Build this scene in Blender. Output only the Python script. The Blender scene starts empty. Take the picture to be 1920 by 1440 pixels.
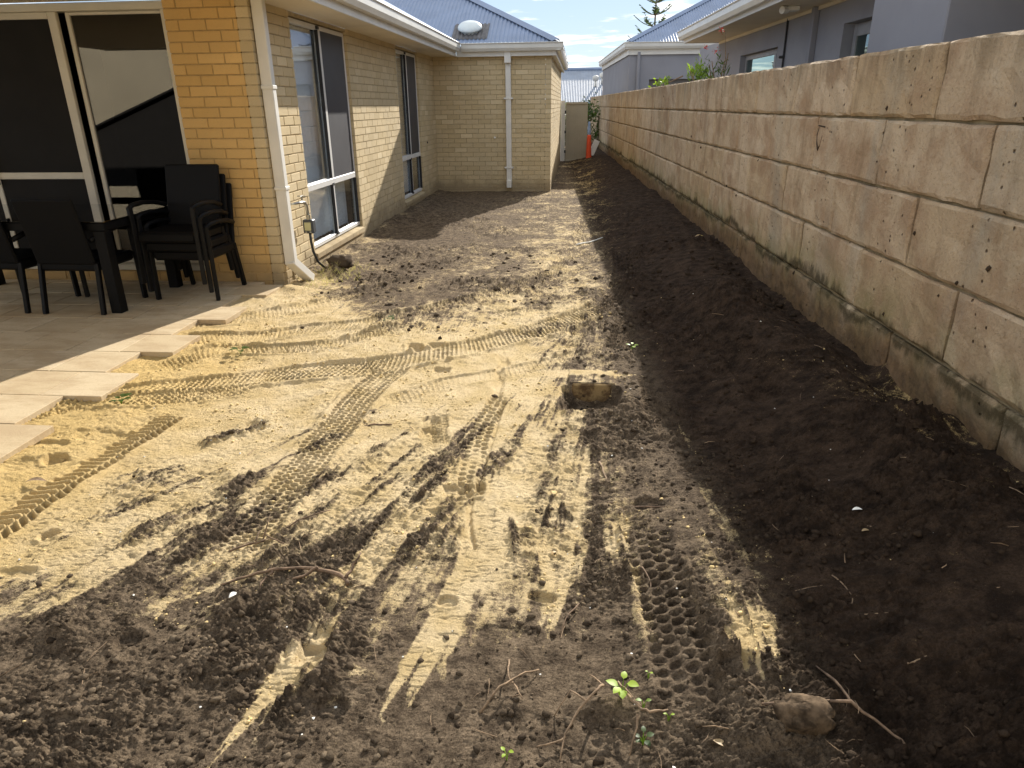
import bpy, math, random
import numpy as np
from mathutils import Vector, Matrix
random.seed(7); rng = np.random.default_rng(7)
S = bpy.context.scene
COL = S.collection

# ------------------------------------------------------------------ camera
F = 1304.0; H = 1.6
def _ray(x, y): return np.array([x-960., -(y-720.), -F])
_up = -_ray(997, 3970); _up /= np.linalg.norm(_up)
_Y = _ray(1085, 195); _Y -= _Y.dot(_up)*_up; _Y /= np.linalg.norm(_Y)
_X = np.cross(_Y, _up); RM = np.array([_X, _Y, _up])
def G(px, py, z=0.0):
    """survey point: where the line of sight through a photo point meets height z"""
    d = RM @ _ray(px, py); t = (z-H)/d[2]; return np.array([0, 0, H]) + t*d
cam = bpy.data.cameras.new('camera'); co = bpy.data.objects.new('camera', cam); COL.objects.link(co)
cam.sensor_width = 36; cam.lens = F/1920*36; cam.clip_end = 2000; cam.clip_start = .05
M4 = Matrix([list(RM[i])+[0] for i in range(3)]+[[0, 0, 0, 1]])
co.matrix_world = Matrix.Translation((0, 0, H)) @ M4
S.camera = co

# ------------------------------------------------------------------ light
AZ = math.radians(17.4); EL = math.radians(26.7)
SUN = Vector((math.sin(AZ)*math.cos(EL), math.cos(AZ)*math.cos(EL), math.sin(EL)))
sl = bpy.data.lights.new('sun', 'SUN'); so = bpy.data.objects.new('sun', sl); COL.objects.link(so)
sl.energy = 5.0; sl.angle = math.radians(.53); sl.color = (1, .94, .85)
so.rotation_euler = (-SUN).to_track_quat('-Z', 'Y').to_euler(); so.location = (10, 30, 20)
W = bpy.data.worlds.new('World'); S.world = W; W.use_nodes = True
nt = W.node_tree; nt.nodes.clear()
def wn(t, **k):
    n = nt.nodes.new(t)
    for a, b in k.items(): setattr(n, a, b)
    return n
sky = wn('ShaderNodeTexSky'); sky.sky_type = 'NISHITA'; sky.sun_disc = False
sky.sun_elevation = EL; sky.sun_rotation = AZ; sky.air_density = 1.0; sky.dust_density = .1; sky.ozone_density = 1.5
tc = wn('ShaderNodeTexCoord'); sp = wn('ShaderNodeSeparateXYZ'); nt.links.new(tc.outputs['Generated'], sp.inputs[0])
mx = wn('ShaderNodeMath', operation='MAXIMUM'); nt.links.new(sp.outputs[2], mx.inputs[0]); mx.inputs[1].default_value = .0
ad = wn('ShaderNodeMath', operation='ADD'); nt.links.new(mx.outputs[0], ad.inputs[0]); ad.inputs[1].default_value = .035
dx = wn('ShaderNodeMath', operation='DIVIDE'); nt.links.new(sp.outputs[0], dx.inputs[0]); nt.links.new(ad.outputs[0], dx.inputs[1])
dy = wn('ShaderNodeMath', operation='DIVIDE'); nt.links.new(sp.outputs[1], dy.inputs[0]); nt.links.new(ad.outputs[0], dy.inputs[1])
cb = wn('ShaderNodeCombineXYZ'); nt.links.new(dx.outputs[0], cb.inputs[0]); nt.links.new(dy.outputs[0], cb.inputs[1]); cb.inputs[2].default_value = 3.1
cn = wn('ShaderNodeTexNoise'); cn.inputs['Scale'].default_value = 1.15; cn.inputs['Detail'].default_value = 9; cn.inputs['Roughness'].default_value = .55
nt.links.new(cb.outputs[0], cn.inputs['Vector'])
cr = wn('ShaderNodeMapRange', interpolation_type='SMOOTHSTEP'); nt.links.new(cn.outputs[0], cr.inputs[0])
cr.inputs[1].default_value = .47; cr.inputs[2].default_value = .60; cr.inputs[3].default_value = 0; cr.inputs[4].default_value = .9
mixc = wn('ShaderNodeMix', data_type='RGBA'); nt.links.new(cr.outputs[0], mixc.inputs[0]); hz = wn('ShaderNodeMix', data_type='RGBA'); hz.inputs[0].default_value = .78; nt.links.new(sky.outputs[0], hz.inputs[6]); hz.inputs[7].default_value = (2.9, 3.7, 5.1, 1)
nt.links.new(hz.outputs[2], mixc.inputs[6])
mixc.inputs[7].default_value = (9.0, 8.8, 8.4, 1)
bgn = wn('ShaderNodeBackground'); nt.links.new(mixc.outputs[2], bgn.inputs[0]); bgn.inputs[1].default_value = .105
wo = wn('ShaderNodeOutputWorld'); nt.links.new(bgn.outputs[0], wo.inputs[0])
S.view_settings.view_transform = 'Standard'; S.view_settings.look = 'None'
S.view_settings.gamma = 1; S.view_settings.exposure = .78; S.view_settings.use_curve_mapping = False
S.render.engine = 'CYCLES'

# ------------------------------------------------------------------ helpers
def tag(o, label=None, cat=None, group=None, kind=None):
    if label: o['label'] = label
    if cat: o['category'] = cat
    if group: o['group'] = group
    if kind: o['kind'] = kind
    return o
def empty(name, loc, label, cat, group=None, rz=0):
    o = bpy.data.objects.new(name, None); COL.objects.link(o); o.location = loc; o.rotation_euler = (0, 0, rz)
    o.empty_display_size = .1
    return tag(o, label, cat, group)
def link(name, me, mat=None, parent=None):
    o = bpy.data.objects.new(name, me)
    if mat is not None and not me.materials: me.materials.append(mat)
    COL.objects.link(o)
    if parent is not None: o.parent = parent
    return o
class MB:
    def __init__(s): s.v = []; s.f = []
    def add(s, vs, fs):
        b = len(s.v); s.v += [tuple(map(float, q)) for q in vs]; s.f += [[i+b for i in q] for q in fs]
    def quad(s, a, b, c, d): s.add([a, b, c, d], [[0, 1, 2, 3]])
    def box(s, x0, x1, y0, y1, z0, z1, M=None):
        vs = [Vector((x, y, z)) for z in (z0, z1) for y in (y0, y1) for x in (x0, x1)]
        if M is not None: vs = [M @ q for q in vs]
        s.add(vs, [[0, 2, 3, 1], [4, 5, 7, 6], [0, 1, 5, 4], [2, 6, 7, 3], [0, 4, 6, 2], [1, 3, 7, 5]])
    def bbox(s, x0, x1, y0, y1, z0, z1, b=.004, M=None):
        """box with chamfered edges"""
        vs = []; idx = {}
        X = (x0, x1); Yy = (y0, y1); Z = (z0, z1)
        for k in range(8):
            i, j, l = k & 1, (k >> 1) & 1, (k >> 2) & 1
            px, py, pz = X[i], Yy[j], Z[l]; sx, sy, sz = (1, -1)[i], (1, -1)[j], (1, -1)[l]
            idx[k] = len(vs)
            vs += [Vector((px, py+sy*b, pz+sz*b)), Vector((px+sx*b, py, pz+sz*b)), Vector((px+sx*b, py+sy*b, pz))]
        if M is not None: vs = [M @ q for q in vs]
        fs = []
        def F4(ks, ax): fs.append([idx[k]+ax for k in ks])
        F4((0, 4, 6, 2), 0); F4((1, 3, 7, 5), 0); F4((0, 1, 5, 4), 1); F4((2, 6, 7, 3), 1); F4((0, 2, 3, 1), 2); F4((4, 5, 7, 6), 2)
        for a, c, p, q in ((0, 1, 1, 2), (2, 3, 1, 2), (4, 5, 1, 2), (6, 7, 1, 2), (0, 2, 0, 2), (1, 3, 0, 2), (4, 6, 0, 2), (5, 7, 0, 2), (0, 4, 0, 1), (1, 5, 0, 1), (2, 6, 0, 1), (3, 7, 0, 1)):
            fs.append([idx[a]+p, idx[c]+p, idx[c]+q, idx[a]+q])
        for k in range(8): fs.append([idx[k], idx[k]+1, idx[k]+2])
        s.add(vs, fs)
    def tube(s, pts, r, n=6, cap=True):
        pts = [Vector(p) for p in pts]; m = len(pts)
        rr = r if hasattr(r, '__len__') else [r]*m
        rings = []; ref = Vector((0, 0, 1))
        b = len(s.v)
        for i, p in enumerate(pts):
            t = (pts[min(i+1, m-1)]-pts[max(i-1, 0)]).normalized()
            u = t.cross(ref)
            if u.length < .1: u = t.cross(Vector((1, 0, 0)))
            u.normalize(); w = t.cross(u).normalized()
            for k in range(n):
                a = 2*math.pi*k/n; s.v.append(tuple(p+(u*math.cos(a)+w*math.sin(a))*rr[i]))
        for i in range(m-1):
            for k in range(n):
                s.f.append([b+i*n+k, b+i*n+(k+1) % n, b+(i+1)*n+(k+1) % n, b+(i+1)*n+k])
        if cap:
            s.f.append([b+k for k in range(n)]); s.f.append([b+(m-1)*n+k for k in range(n)][::-1])
    def prism(s, prof, p0, p1, up=Vector((0, 0, 1)), closed=True, M=None):
        """profile [(out, up)] swept from p0 to p1; out = direction to the right of travel"""
        p0 = Vector(p0); p1 = Vector(p1); t = (p1-p0).normalized(); r = t.cross(up).normalized()
        n = len(prof)
        vs = [p+r*a+up*c for p in (p0, p1) for a, c in prof]
        fs = [[i, (i+1) % n, n+(i+1) % n, n+i] for i in range(n if closed else n-1)]
        if closed: fs += [list(range(n))[::-1], list(range(n, 2*n))]
        s.add(vs, fs)
    def mesh(s, name):
        me = bpy.data.meshes.new(name); me.from_pydata(s.v, [], s.f); me.update(); return me
    def build(s, name, mat=None, parent=None, smooth=False, fix=True):
        me = s.mesh(name)
        if fix:
            import bmesh
            bm = bmesh.new(); bm.from_mesh(me); bmesh.ops.recalc_face_normals(bm, faces=bm.faces); bm.to_mesh(me); bm.free()
        if smooth: me.polygons.foreach_set('use_smooth', [True]*len(me.polygons))
        return link(name, me, mat, parent)
def box(name, b, mat, parent=None, M=None, bev=None):
    m = MB()
    if bev: m.bbox(*b, b=bev, M=M)
    else: m.box(*b, M=M)
    return m.build(name, mat, parent)

# ------------------------------------------------------------------ materials
class NT:
    def __init__(s, name):
        s.m = bpy.data.materials.new(name); s.m.use_nodes = True; s.t = s.m.node_tree; s.t.nodes.clear()
        s.out = s.t.nodes.new('ShaderNodeOutputMaterial'); s.b = s.t.nodes.new('ShaderNodeBsdfPrincipled')
        s.t.links.new(s.b.outputs[0], s.out.inputs[0]); s._p = None
    def n(s, t, **k):
        q = s.t.nodes.new(t)
        for a, b in k.items(): setattr(q, a, b)
        return q
    def l(s, a, b): s.t.links.new(a, b)
    def pos(s):
        if s._p is None: s._p = s.n('ShaderNodeNewGeometry')
        return s._p.outputs['Position']
    def noise(s, sc, det=4, rough=.55, vec=None, scl=None):
        q = s.n('ShaderNodeTexNoise'); q.inputs['Scale'].default_value = sc; q.inputs['Detail'].default_value = det; q.inputs['Roughness'].default_value = rough
        v = vec if vec is not None else s.pos()
        if scl:
            mp = s.n('ShaderNodeMapping'); mp.inputs['Scale'].default_value = scl; s.l(v, mp.inputs[0]); v = mp.outputs[0]
        s.l(v, q.inputs['Vector']); return q.outputs[0]
    def rng(s, x, a, b, c=0., d=1., smooth=True):
        q = s.n('ShaderNodeMapRange', interpolation_type='SMOOTHSTEP' if smooth else 'LINEAR'); s.l(x, q.inputs[0])
        for i, v in enumerate((a, b, c, d)): q.inputs[i+1].default_value = v
        return q.outputs[0]
    def math(s, op, a, b=None):
        q = s.n('ShaderNodeMath', operation=op)
        for i, v in enumerate((a, b)):
            if v is None: continue
            if isinstance(v, (int, float)): q.inputs[i].default_value = v
            else: s.l(v, q.inputs[i])
        return q.outputs[0]
    def mix(s, f, a, b, mode='MIX'):
        q = s.n('ShaderNodeMix', data_type='RGBA', blend_type=mode)
        if isinstance(f, (int, float)): q.inputs[0].default_value = f
        else: s.l(f, q.inputs[0])
        for i, v in ((6, a), (7, b)):
            if isinstance(v, tuple): q.inputs[i].default_value = (*v[:3], 1)
            else: s.l(v, q.inputs[i])
        return q.outputs[2]
    def bump(s, h, st=.3, d=.01, prev=None):
        q = s.n('ShaderNodeBump'); q.inputs['Strength'].default_value = st; q.inputs['Distance'].default_value = d
        s.l(h, q.inputs['Height'])
        if prev is not None: s.l(prev, q.inputs['Normal'])
        return q.outputs[0]
    def done(s, col, rough=.8, nrm=None, metal=0., spec=.3):
        if isinstance(col, tuple): s.b.inputs['Base Color'].default_value = (*col[:3], 1)
        else: s.l(col, s.b.inputs['Base Color'])
        if isinstance(rough, (int, float)): s.b.inputs['Roughness'].default_value = rough
        else: s.l(rough, s.b.inputs['Roughness'])
        s.b.inputs['Metallic'].default_value = metal; s.b.inputs['Specular IOR Level'].default_value = spec
        if nrm is not None: s.l(nrm, s.b.inputs['Normal'])
        return s.m
def island(n):
    oi = n.n('ShaderNodeObjectInfo'); g = n.n('ShaderNodeNewGeometry')
    return n.math('FRACT', n.math('ADD', oi.outputs['Random'], g.outputs['Random Per Island']))
def simple(name, c, rough=.6, var=.12, sc=8., bs=0., bsc=60., metal=0., spec=.4):
    n = NT(name); a = n.noise(sc, 5)
    col = n.mix(n.rng(a, .3, .7), tuple(q*(1-var) for q in c), tuple(min(1, q*(1+var)) for q in c))
    nr = n.bump(n.noise(bsc, 4), bs, .004) if bs else None
    return n.done(col, rough, nr, metal, spec)

def brick_mat(name, tint):
    n = NT(name); r = island(n)
    ramp = n.n('ShaderNodeValToRGB'); n.l(r, ramp.inputs[0]); e = ramp.color_ramp.elements
    e[0].color = (.57*tint[0], .45*tint[1], .26*tint[2], 1); e[1].color = (.74*tint[0], .61*tint[1], .385*tint[2], 1)
    q = e.new(.55); q.color = (.66*tint[0], .53*tint[1], .32*tint[2], 1)
    q = e.new(.85); q.color = (.61*tint[0], .49*tint[1], .30*tint[2], 1)
    c = n.mix(n.rng(n.noise(1.3, 5), .35, .7), ramp.outputs[0], (.50*tint[0], .41*tint[1], .26*tint[2]))
    c = n.mix(.45, ramp.outputs[0], c)
    c = n.mix(n.rng(n.noise(120, 3), .55, .75, 0, .35), c, (.34, .26, .14))
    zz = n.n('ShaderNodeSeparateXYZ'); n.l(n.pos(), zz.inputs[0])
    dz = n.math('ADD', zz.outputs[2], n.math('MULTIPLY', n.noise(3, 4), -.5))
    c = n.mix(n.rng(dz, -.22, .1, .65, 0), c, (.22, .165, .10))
    h = n.noise(75, 5, .7, scl=(1, 1, .7))
    return n.done(c, .92, n.bump(h, .75, .007), spec=.15)
MBRICK = brick_mat('cream_brick', (1, 1, 1))
MBRICKW = brick_mat('bounce_tinted_brick', (1.10, .90, .60))  # same cream brick, with warm bounce from sunlit sand put into its colour
MMORT = simple('mortar', (.44, .35, .21), .95, .15, 20, .4, 90)
MMORTW = simple('bounce_tinted_mortar', (.44, .30, .13), .95, .15, 20, .4, 90)  # same mortar, tinted with that warm bounce light

def limestone_mat():
    n = NT('limestone'); r = island(n)
    c = n.mix(r, (.49, .365, .225), (.59, .465, .325))
    c = n.mix(n.rng(n.noise(2.6, 7, .65), .42, .66, 0, .8), c, (.37, .245, .15))
    c = n.mix(n.rng(n.noise(4.3, 6, .7), .54, .70, 0, .5), c, (.60, .50, .36))
    c = n.mix(n.rng(n.noise(2.2, 5, .6, scl=(1, 1, .25)), .5, .72, 0, .55), c, (.36, .325, .255))
    st = n.noise(7, 6, .65, scl=(1, 1, .16))
    c = n.mix(n.rng(st, .52, .72, 0, .5), c, (.24, .17, .095))
    c = n.mix(n.rng(n.noise(55, 5, .75), .52, .70, 0, .55), c, (.23, .16, .09))
    sp = n.n('ShaderNodeSeparateXYZ'); n.l(n.pos(), sp.inputs[0]); z = sp.outputs[2]
    wob = n.math('MULTIPLY', n.math('SUBTRACT', n.noise(1.1, 5, .6), .5), .42)
    zz = n.math('ADD', z, wob)
    wob2 = n.math('MULTIPLY', n.math('SUBTRACT', n.noise(9, 5, .7, scl=(1, 1, .3)), .5), .22)
    zm = n.math('ADD', zz, wob2)
    moss = n.math('MULTIPLY', n.rng(zm, .44, .72, 1, 0), n.rng(n.noise(3.3, 4), .38, .62, .25, 1))
    c = n.mix(n.math('MULTIPLY', moss, .55), c, (.185, .185, .07))
    rust = n.math('MULTIPLY', n.rng(zm, .26, .50, 1, 0), .85)
    c = n.mix(rust, c, n.mix(n.rng(n.noise(14, 5, .7), .35, .7), (.20, .12, .06), (.09, .055, .032)))
    line = n.math('MULTIPLY', n.rng(zm, .36, .42, 0, 1), n.rng(zm, .43, .5, 1, 0))
    c = n.mix(n.math('MULTIPLY', line, .8), c, (.05, .04, .02))
    top = n.math('MULTIPLY', n.rng(z, 1.60, 1.86, 0, .5), n.rng(n.noise(8, 5, .7, scl=(1, 1, .15)), .42, .6))
    c = n.mix(top, c, (.17, .13, .08))
    vo = n.n('ShaderNodeTexVoronoi'); vo.inputs['Scale'].default_value = 21; n.l(n.pos(), vo.inputs['Vector'])
    dist = n.math('ADD', vo.outputs['Distance'], n.math('MULTIPLY', n.noise(50, 3), .1))
    cc = n.n('ShaderNodeSeparateColor'); n.l(vo.outputs['Color'], cc.inputs[0])
    pit = n.math('MULTIPLY', n.rng(dist, .12, .26, 1, 0), n.rng(cc.outputs[0], .80, .82))
    c = n.mix(n.math('MULTIPLY', pit, .8), c, (.05, .032, .018))
    c = n.mix(n.math('MULTIPLY', n.rng(n.noise(28, 6, .8, scl=(1, .6, 1.6)), .62, .70), .75), c, (.12, .08, .045))
    c = n.mix(n.rng(n.noise(150, 3, .8), .60, .78, 0, .5), c, (.66, .56, .42))
    h = n.math('SUBTRACT', n.math('ADD', n.noise(45, 6, .7), n.math('MULTIPLY', n.noise(6, 4), 1.5)), n.math('MULTIPLY', pit, 1.2))
    return n.done(c, .95, n.bump(h, .9, .014), spec=.1)
MLIME = limestone_mat()
MLMORT = simple('wall_mortar', (.22, .18, .11), .95, .3, 9, .5, 60)

def ground_mat():
    n = NT('yard_ground')
    a = n.n('ShaderNodeAttribute'); a.attribute_name = 'sand'; s = a.outputs['Fac']
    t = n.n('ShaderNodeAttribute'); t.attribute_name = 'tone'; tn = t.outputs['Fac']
    fine = n.noise(210, 4, .75); mid = n.noise(38, 5, .7)
    m = n.math('ADD', s, n.math('MULTIPLY', n.math('SUBTRACT', mid, .5), .95))
    m = n.math('ADD', m, n.math('MULTIPLY', n.math('SUBTRACT', n.noise(11, 4, .6), .5), .45))
    m = n.math('ADD', m, n.math('MULTIPLY', n.math('SUBTRACT', fine, .5), .95))
    m = n.rng(m, .30, .66)
    sand = n.mix(n.rng(n.noise(5, 5), .3, .7), (.61, .46, .235), (.74, .585, .35))
    sand = n.mix(n.rng(tn, .2, 1, 0, .85), sand, (.70, .49, .19))
    sand = n.mix(n.rng(fine, .5, .75, 0, .3), sand, (.36, .25, .11))
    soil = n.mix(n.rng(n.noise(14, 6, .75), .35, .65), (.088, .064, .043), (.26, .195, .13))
    soil = n.mix(n.rng(tn, 0, .5, 0, 1), soil, n.mix(n.rng(n.noise(11, 5, .7), .35, .65), (.024, .016, .011), (.080, .052, .034)))  # red-brown soil by the wall, with the wall's shade put into its colour
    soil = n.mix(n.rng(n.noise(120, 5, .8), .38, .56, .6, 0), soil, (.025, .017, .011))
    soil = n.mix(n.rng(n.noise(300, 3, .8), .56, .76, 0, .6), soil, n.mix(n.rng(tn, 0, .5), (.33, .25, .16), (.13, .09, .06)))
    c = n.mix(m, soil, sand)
    vo = n.n('ShaderNodeTexVoronoi'); vo.inputs['Scale'].default_value = 34; n.l(n.pos(), vo.inputs['Vector'])
    cc = n.n('ShaderNodeSeparateColor'); n.l(vo.outputs['Color'], cc.inputs[0])
    chip = n.math('MULTIPLY', n.rng(vo.outputs['Distance'], .05, .1, 1, 0), n.rng(cc.outputs[1], .93, .95))
    c = n.mix(n.math('MULTIPLY', chip, .7), c, (.40, .33, .22))
    h = n.math('ADD', n.math('MULTIPLY', n.noise(90, 6, .75), 1.), n.math('MULTIPLY', n.noise(300, 3, .8), .4))
    b = n.bump(h, 1.0, .016)
    return n.done(c, .97, b, spec=.08)
MGROUND = ground_mat()
def clodm():
    n = NT('soil_clod'); q = island(n)
    c = n.mix(q, (.035, .025, .017), (.17, .13, .088)); px = n.n('ShaderNodeSeparateXYZ'); n.l(n.pos(), px.inputs[0])
    c = n.mix(n.rng(px.outputs[0], .3, .8, 0, .88), c, (.032, .021, .014))  # clods on the shaded right side darkened in colour to sit in the shadow
    return n.done(c, .97, n.bump(n.noise(220, 4, .7), .9, .006), spec=.06)
MSOILC = clodm()
MSANDC = simple('sand_clod', (.62, .47, .23), .97, .2, 40, .6, 150, spec=.08)
def paver_mat():
    n = NT('paver'); r = island(n)
    c = n.mix(r, (.52, .41, .25), (.61, .50, .33))
    c = n.mix(n.rng(n.noise(2.3, 6, .7, scl=(1, 2.5, 1)), .4, .65, 0, .8), c, (.42, .31, .18))
    c = n.mix(n.rng(n.noise(70, 3, .7), .5, .75, 0, .45), c, (.36, .25, .16))
    return n.done(c, .85, n.bump(n.noise(90, 5, .7), .5, .004), spec=.25)
MPAVER = paver_mat()
MWHITE = simple('white_trim', (.74, .72, .66), .45, .05, 3, spec=.4)
MALU = simple('window_aluminium', (.70, .69, .66), .35, .04, 5, spec=.5)
MDOORAL = simple('door_aluminium', (.66, .62, .52), .4, .05, 5, spec=.5)
MSOFFIT = simple('soffit', (.72, .64, .50), .8, .05, 2)
MGUTTER = simple('gutter_cream', (.66, .64, .58), .35, .06, 3, spec=.5)
MBLACKG = simple('rubber_seal', (.02, .02, .022), .6, .1)
def roof_mat(name, c, rough=.35, metal=.4):
    n = NT(name); a = n.noise(2, 5)
    col = n.mix(n.rng(a, .3, .7), tuple(q*.85 for q in c), c)
    return n.done(col, rough, n.bump(n.noise(30, 2), .05, .002), metal, .5)
MROOF = roof_mat('blue_grey_steel_roof', (.24, .305, .43), .45, .1)
MROOFL = roof_mat('pale_steel_roof', (.36, .40, .46), .6, .0)
MFLASH = simple('lead_flashing', (.14, .13, .125), .6, .2)
MRENDER = simple('grey_render', (.31, .31, .335), .9, .07, 1.5, .25, 120)
MRENDERD = simple('grey_render_panel', (.285, .285, .31), .9, .06, 1.5, .25, 120)
MBLACK = simple('black_resin', (.0045, .0045, .005), .5, .15, 30, .15, 60, spec=.18)
def weave():
    n = NT('black_woven_resin')
    w = n.n('ShaderNodeTexWave', wave_type='BANDS'); w.inputs['Scale'].default_value = 45; n.l(n.pos(), w.inputs['Vector'])
    return n.done((.0045, .0045, .005), .55, n.bump(w.outputs[0], .4, .003), spec=.15)
MWEAVE = weave()
def glass(name, refl, tint=(.9, .95, .95), fac=.12):
    m = bpy.data.materials.new(name); m.use_nodes = True; t = m.node_tree; t.nodes.clear()
    o = t.nodes.new('ShaderNodeOutputMaterial'); mx = t.nodes.new('ShaderNodeMixShader')
    tr = t.nodes.new('ShaderNodeBsdfTransparent'); tr.inputs[0].default_value = (*tint, 1)
    gl = t.nodes.new('ShaderNodeBsdfGlossy'); gl.inputs['Roughness'].default_value = .004; gl.inputs[0].default_value = (*refl, 1)
    fr = t.nodes.new('ShaderNodeLayerWeight'); fr.inputs[0].default_value = .5
    pw = t.nodes.new('ShaderNodeMath'); pw.operation = 'POWER'; pw.inputs[1].default_value = 4.; t.links.new(fr.outputs['Facing'], pw.inputs[0])
    a = t.nodes.new('ShaderNodeMath'); a.operation = 'ADD'; a.use_clamp = True; a.inputs[1].default_value = fac
    t.links.new(pw.outputs[0], a.inputs[0]); t.links.new(a.outputs[0], mx.inputs[0])
    t.links.new(tr.outputs[0], mx.inputs[1]); t.links.new(gl.outputs[0], mx.inputs[2]); t.links.new(mx.outputs[0], o.inputs[0])
    return m
MGLASS = glass('window_glass', (1, 1, 1), (.95, .98, 1.), .10)
MGLASSD = glass('door_glass', (1, .97, .9), (.5, .5, .5), .07)
MTGLASS = glass('table_glass', (1, 1, 1), (.12, .14, .13), .10)
def screen():
    m = glass('flyscreen', (.6, .6, .65), (.10, .10, .11), .03); return m
MSCREEN = simple('insect_screen', (.045, .045, .052), .55, .1, 3, spec=.4)
MSCREENB = simple('door_screen', (.018, .017, .016), .7, .1, 3, spec=.15)
def blind_mat():
    n = NT('vertical_blind'); 
    w = n.n('ShaderNodeTexWave', wave_type='BANDS', bands_direction='Y'); w.inputs['Scale'].default_value = 3.2; w.inputs['Distortion'].default_value = .6; n.l(n.pos(), w.inputs['Vector'])
    return n.done(n.mix(w.outputs[0], (.76, .79, .82), (.84, .87, .89)), .8)
MBLIND = blind_mat()
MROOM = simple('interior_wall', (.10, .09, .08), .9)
MSOFA = simple('brown_sofa', (.12, .03, .02), .7)
MGATE = simple('gate_steel', (.42, .37, .27), .5, .06, 3)
MORANGE = simple('orange_plastic', (.85, .10, .03), .5, .05)
MCHROME = simple('tap_metal', (.42, .42, .40), .3, .1, 30, metal=.9)
MLCD = simple('timer_face', (.42, .40, .22), .3, .05)
MTIMER = simple('timer_body', (.05, .055, .06), .5)
MHOSE = simple('black_hose', (.015, .018, .02), .45)
MWOOD = simple('dead_wood', (.16, .105, .065), .9, .4, 40, .5, 120)
MWOODL = simple('pale_root', (.24, .165, .10), .9, .35, 40, .5, 120)
MROCK = simple('brown_limestone_rock', (.085, .060, .038), .97, .7, 26, 1., 60, spec=.1)
def lb_mat():
    n = NT('buried_block'); c = n.mix(n.rng(n.noise(11, 5, .7), .38, .60), (.30, .21, .10), (.10, .062, .032))
    return n.done(c, .95, n.bump(n.noise(40, 5), .6, .01), spec=.1)
MBLOCK = lb_mat()
def leaf(name, c, c2):
    n = NT(name); r = n.n('ShaderNodeNewGeometry').outputs['Random Per Island']
    m = n.done(n.mix(r, c, c2), .5, spec=.4)
    tl = n.n('ShaderNodeBsdfTranslucent'); tl.inputs[0].default_value = (min(1, c2[0]*2.2), min(1, c2[1]*2.2), c2[2]*1.2, 1)
    ms = n.n('ShaderNodeMixShader'); ms.inputs[0].default_value = .35
    n.l(n.b.outputs[0], ms.inputs[1]); n.l(tl.outputs[0], ms.inputs[2]); n.l(ms.outputs[0], n.out.inputs[0])
    return m
MLEAF = leaf('fresh_leaf', (.09, .15, .02), (.20, .30, .035))
MSPROUT = leaf('sprout_leaf', (.22, .34, .03), (.38, .52, .05))
MLEAFD = leaf('dark_leaf', (.03, .06, .015), (.07, .11, .025))
MPINE = leaf('pine_needles', (.025, .045, .025), (.05, .075, .04))
MDRYLEAF = leaf('dry_leaf', (.40, .28, .14), (.50, .36, .20))
MRED = simple('red_petal', (.55, .05, .03), .6)
MCREAM = simple('cream_render', (.68, .60, .45), .9, .06, 1, .2, 60)
MPAPER = simple('pale_scrap', (.75, .74, .68), .8, .1, 30)

# ------------------------------------------------------------------ numpy noise
def _hash(ix, iy, seed):
    h = (ix.astype(np.int64)*374761393 + iy.astype(np.int64)*668265263 + seed*982451653) & 0xffffffff
    h = ((h ^ (h >> 13))*1274126177) & 0xffffffff
    return ((h ^ (h >> 16)) & 0xffff).astype(np.float32)/65535.
def vn(x, y, seed=0):
    ix = np.floor(x); iy = np.floor(y); fx = (x-ix).astype(np.float32); fy = (y-iy).astype(np.float32)
    ix = ix.astype(np.int32); iy = iy.astype(np.int32)
    fx = fx*fx*(3-2*fx); fy = fy*fy*(3-2*fy)
    a = _hash(ix, iy, seed); b = _hash(ix+1, iy, seed); c = _hash(ix, iy+1, seed); d = _hash(ix+1, iy+1, seed)
    return (a+(b-a)*fx)*(1-fy)+(c+(d-c)*fx)*fy-.5
def fbm(x, y, o=3, seed=0, g=.5):
    r = 0; a = 1; t = 0
    for i in range(o):
        r = r+a*vn(x*2**i*1.0+i*7.3, y*2**i+i*3.1, seed+i*13); t += a; a *= g
    return r/t
def ss(x, a, b):
    t = np.clip((x-a)/(b-a), 0, 1); return t*t*(3-2*t)

# ================================================================== GROUND
NC, NR = 880, 1240
th = np.linspace(math.atan(.95/H), math.atan(30/H), NR)
ys = np.concatenate([np.linspace(-5.2, .93, 60), H*np.tan(th)])
NRT = len(ys)
u = np.linspace(0, 1, NC)
XL = -2.97
xr = 1.9-.047*ys+.04
PX = (XL+(xr[:, None]-XL)*u[None, :]).astype(np.float64)
PY = np.repeat(ys[:, None], NC, 1)
# wobble of the coordinate field so that region edges are never straight
wx = PX+.10*fbm(PX*2.2, PY*2.2, 3, 5); wy = PY+.14*fbm(PX*2.0+9, PY*2.0, 3, 9)
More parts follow.
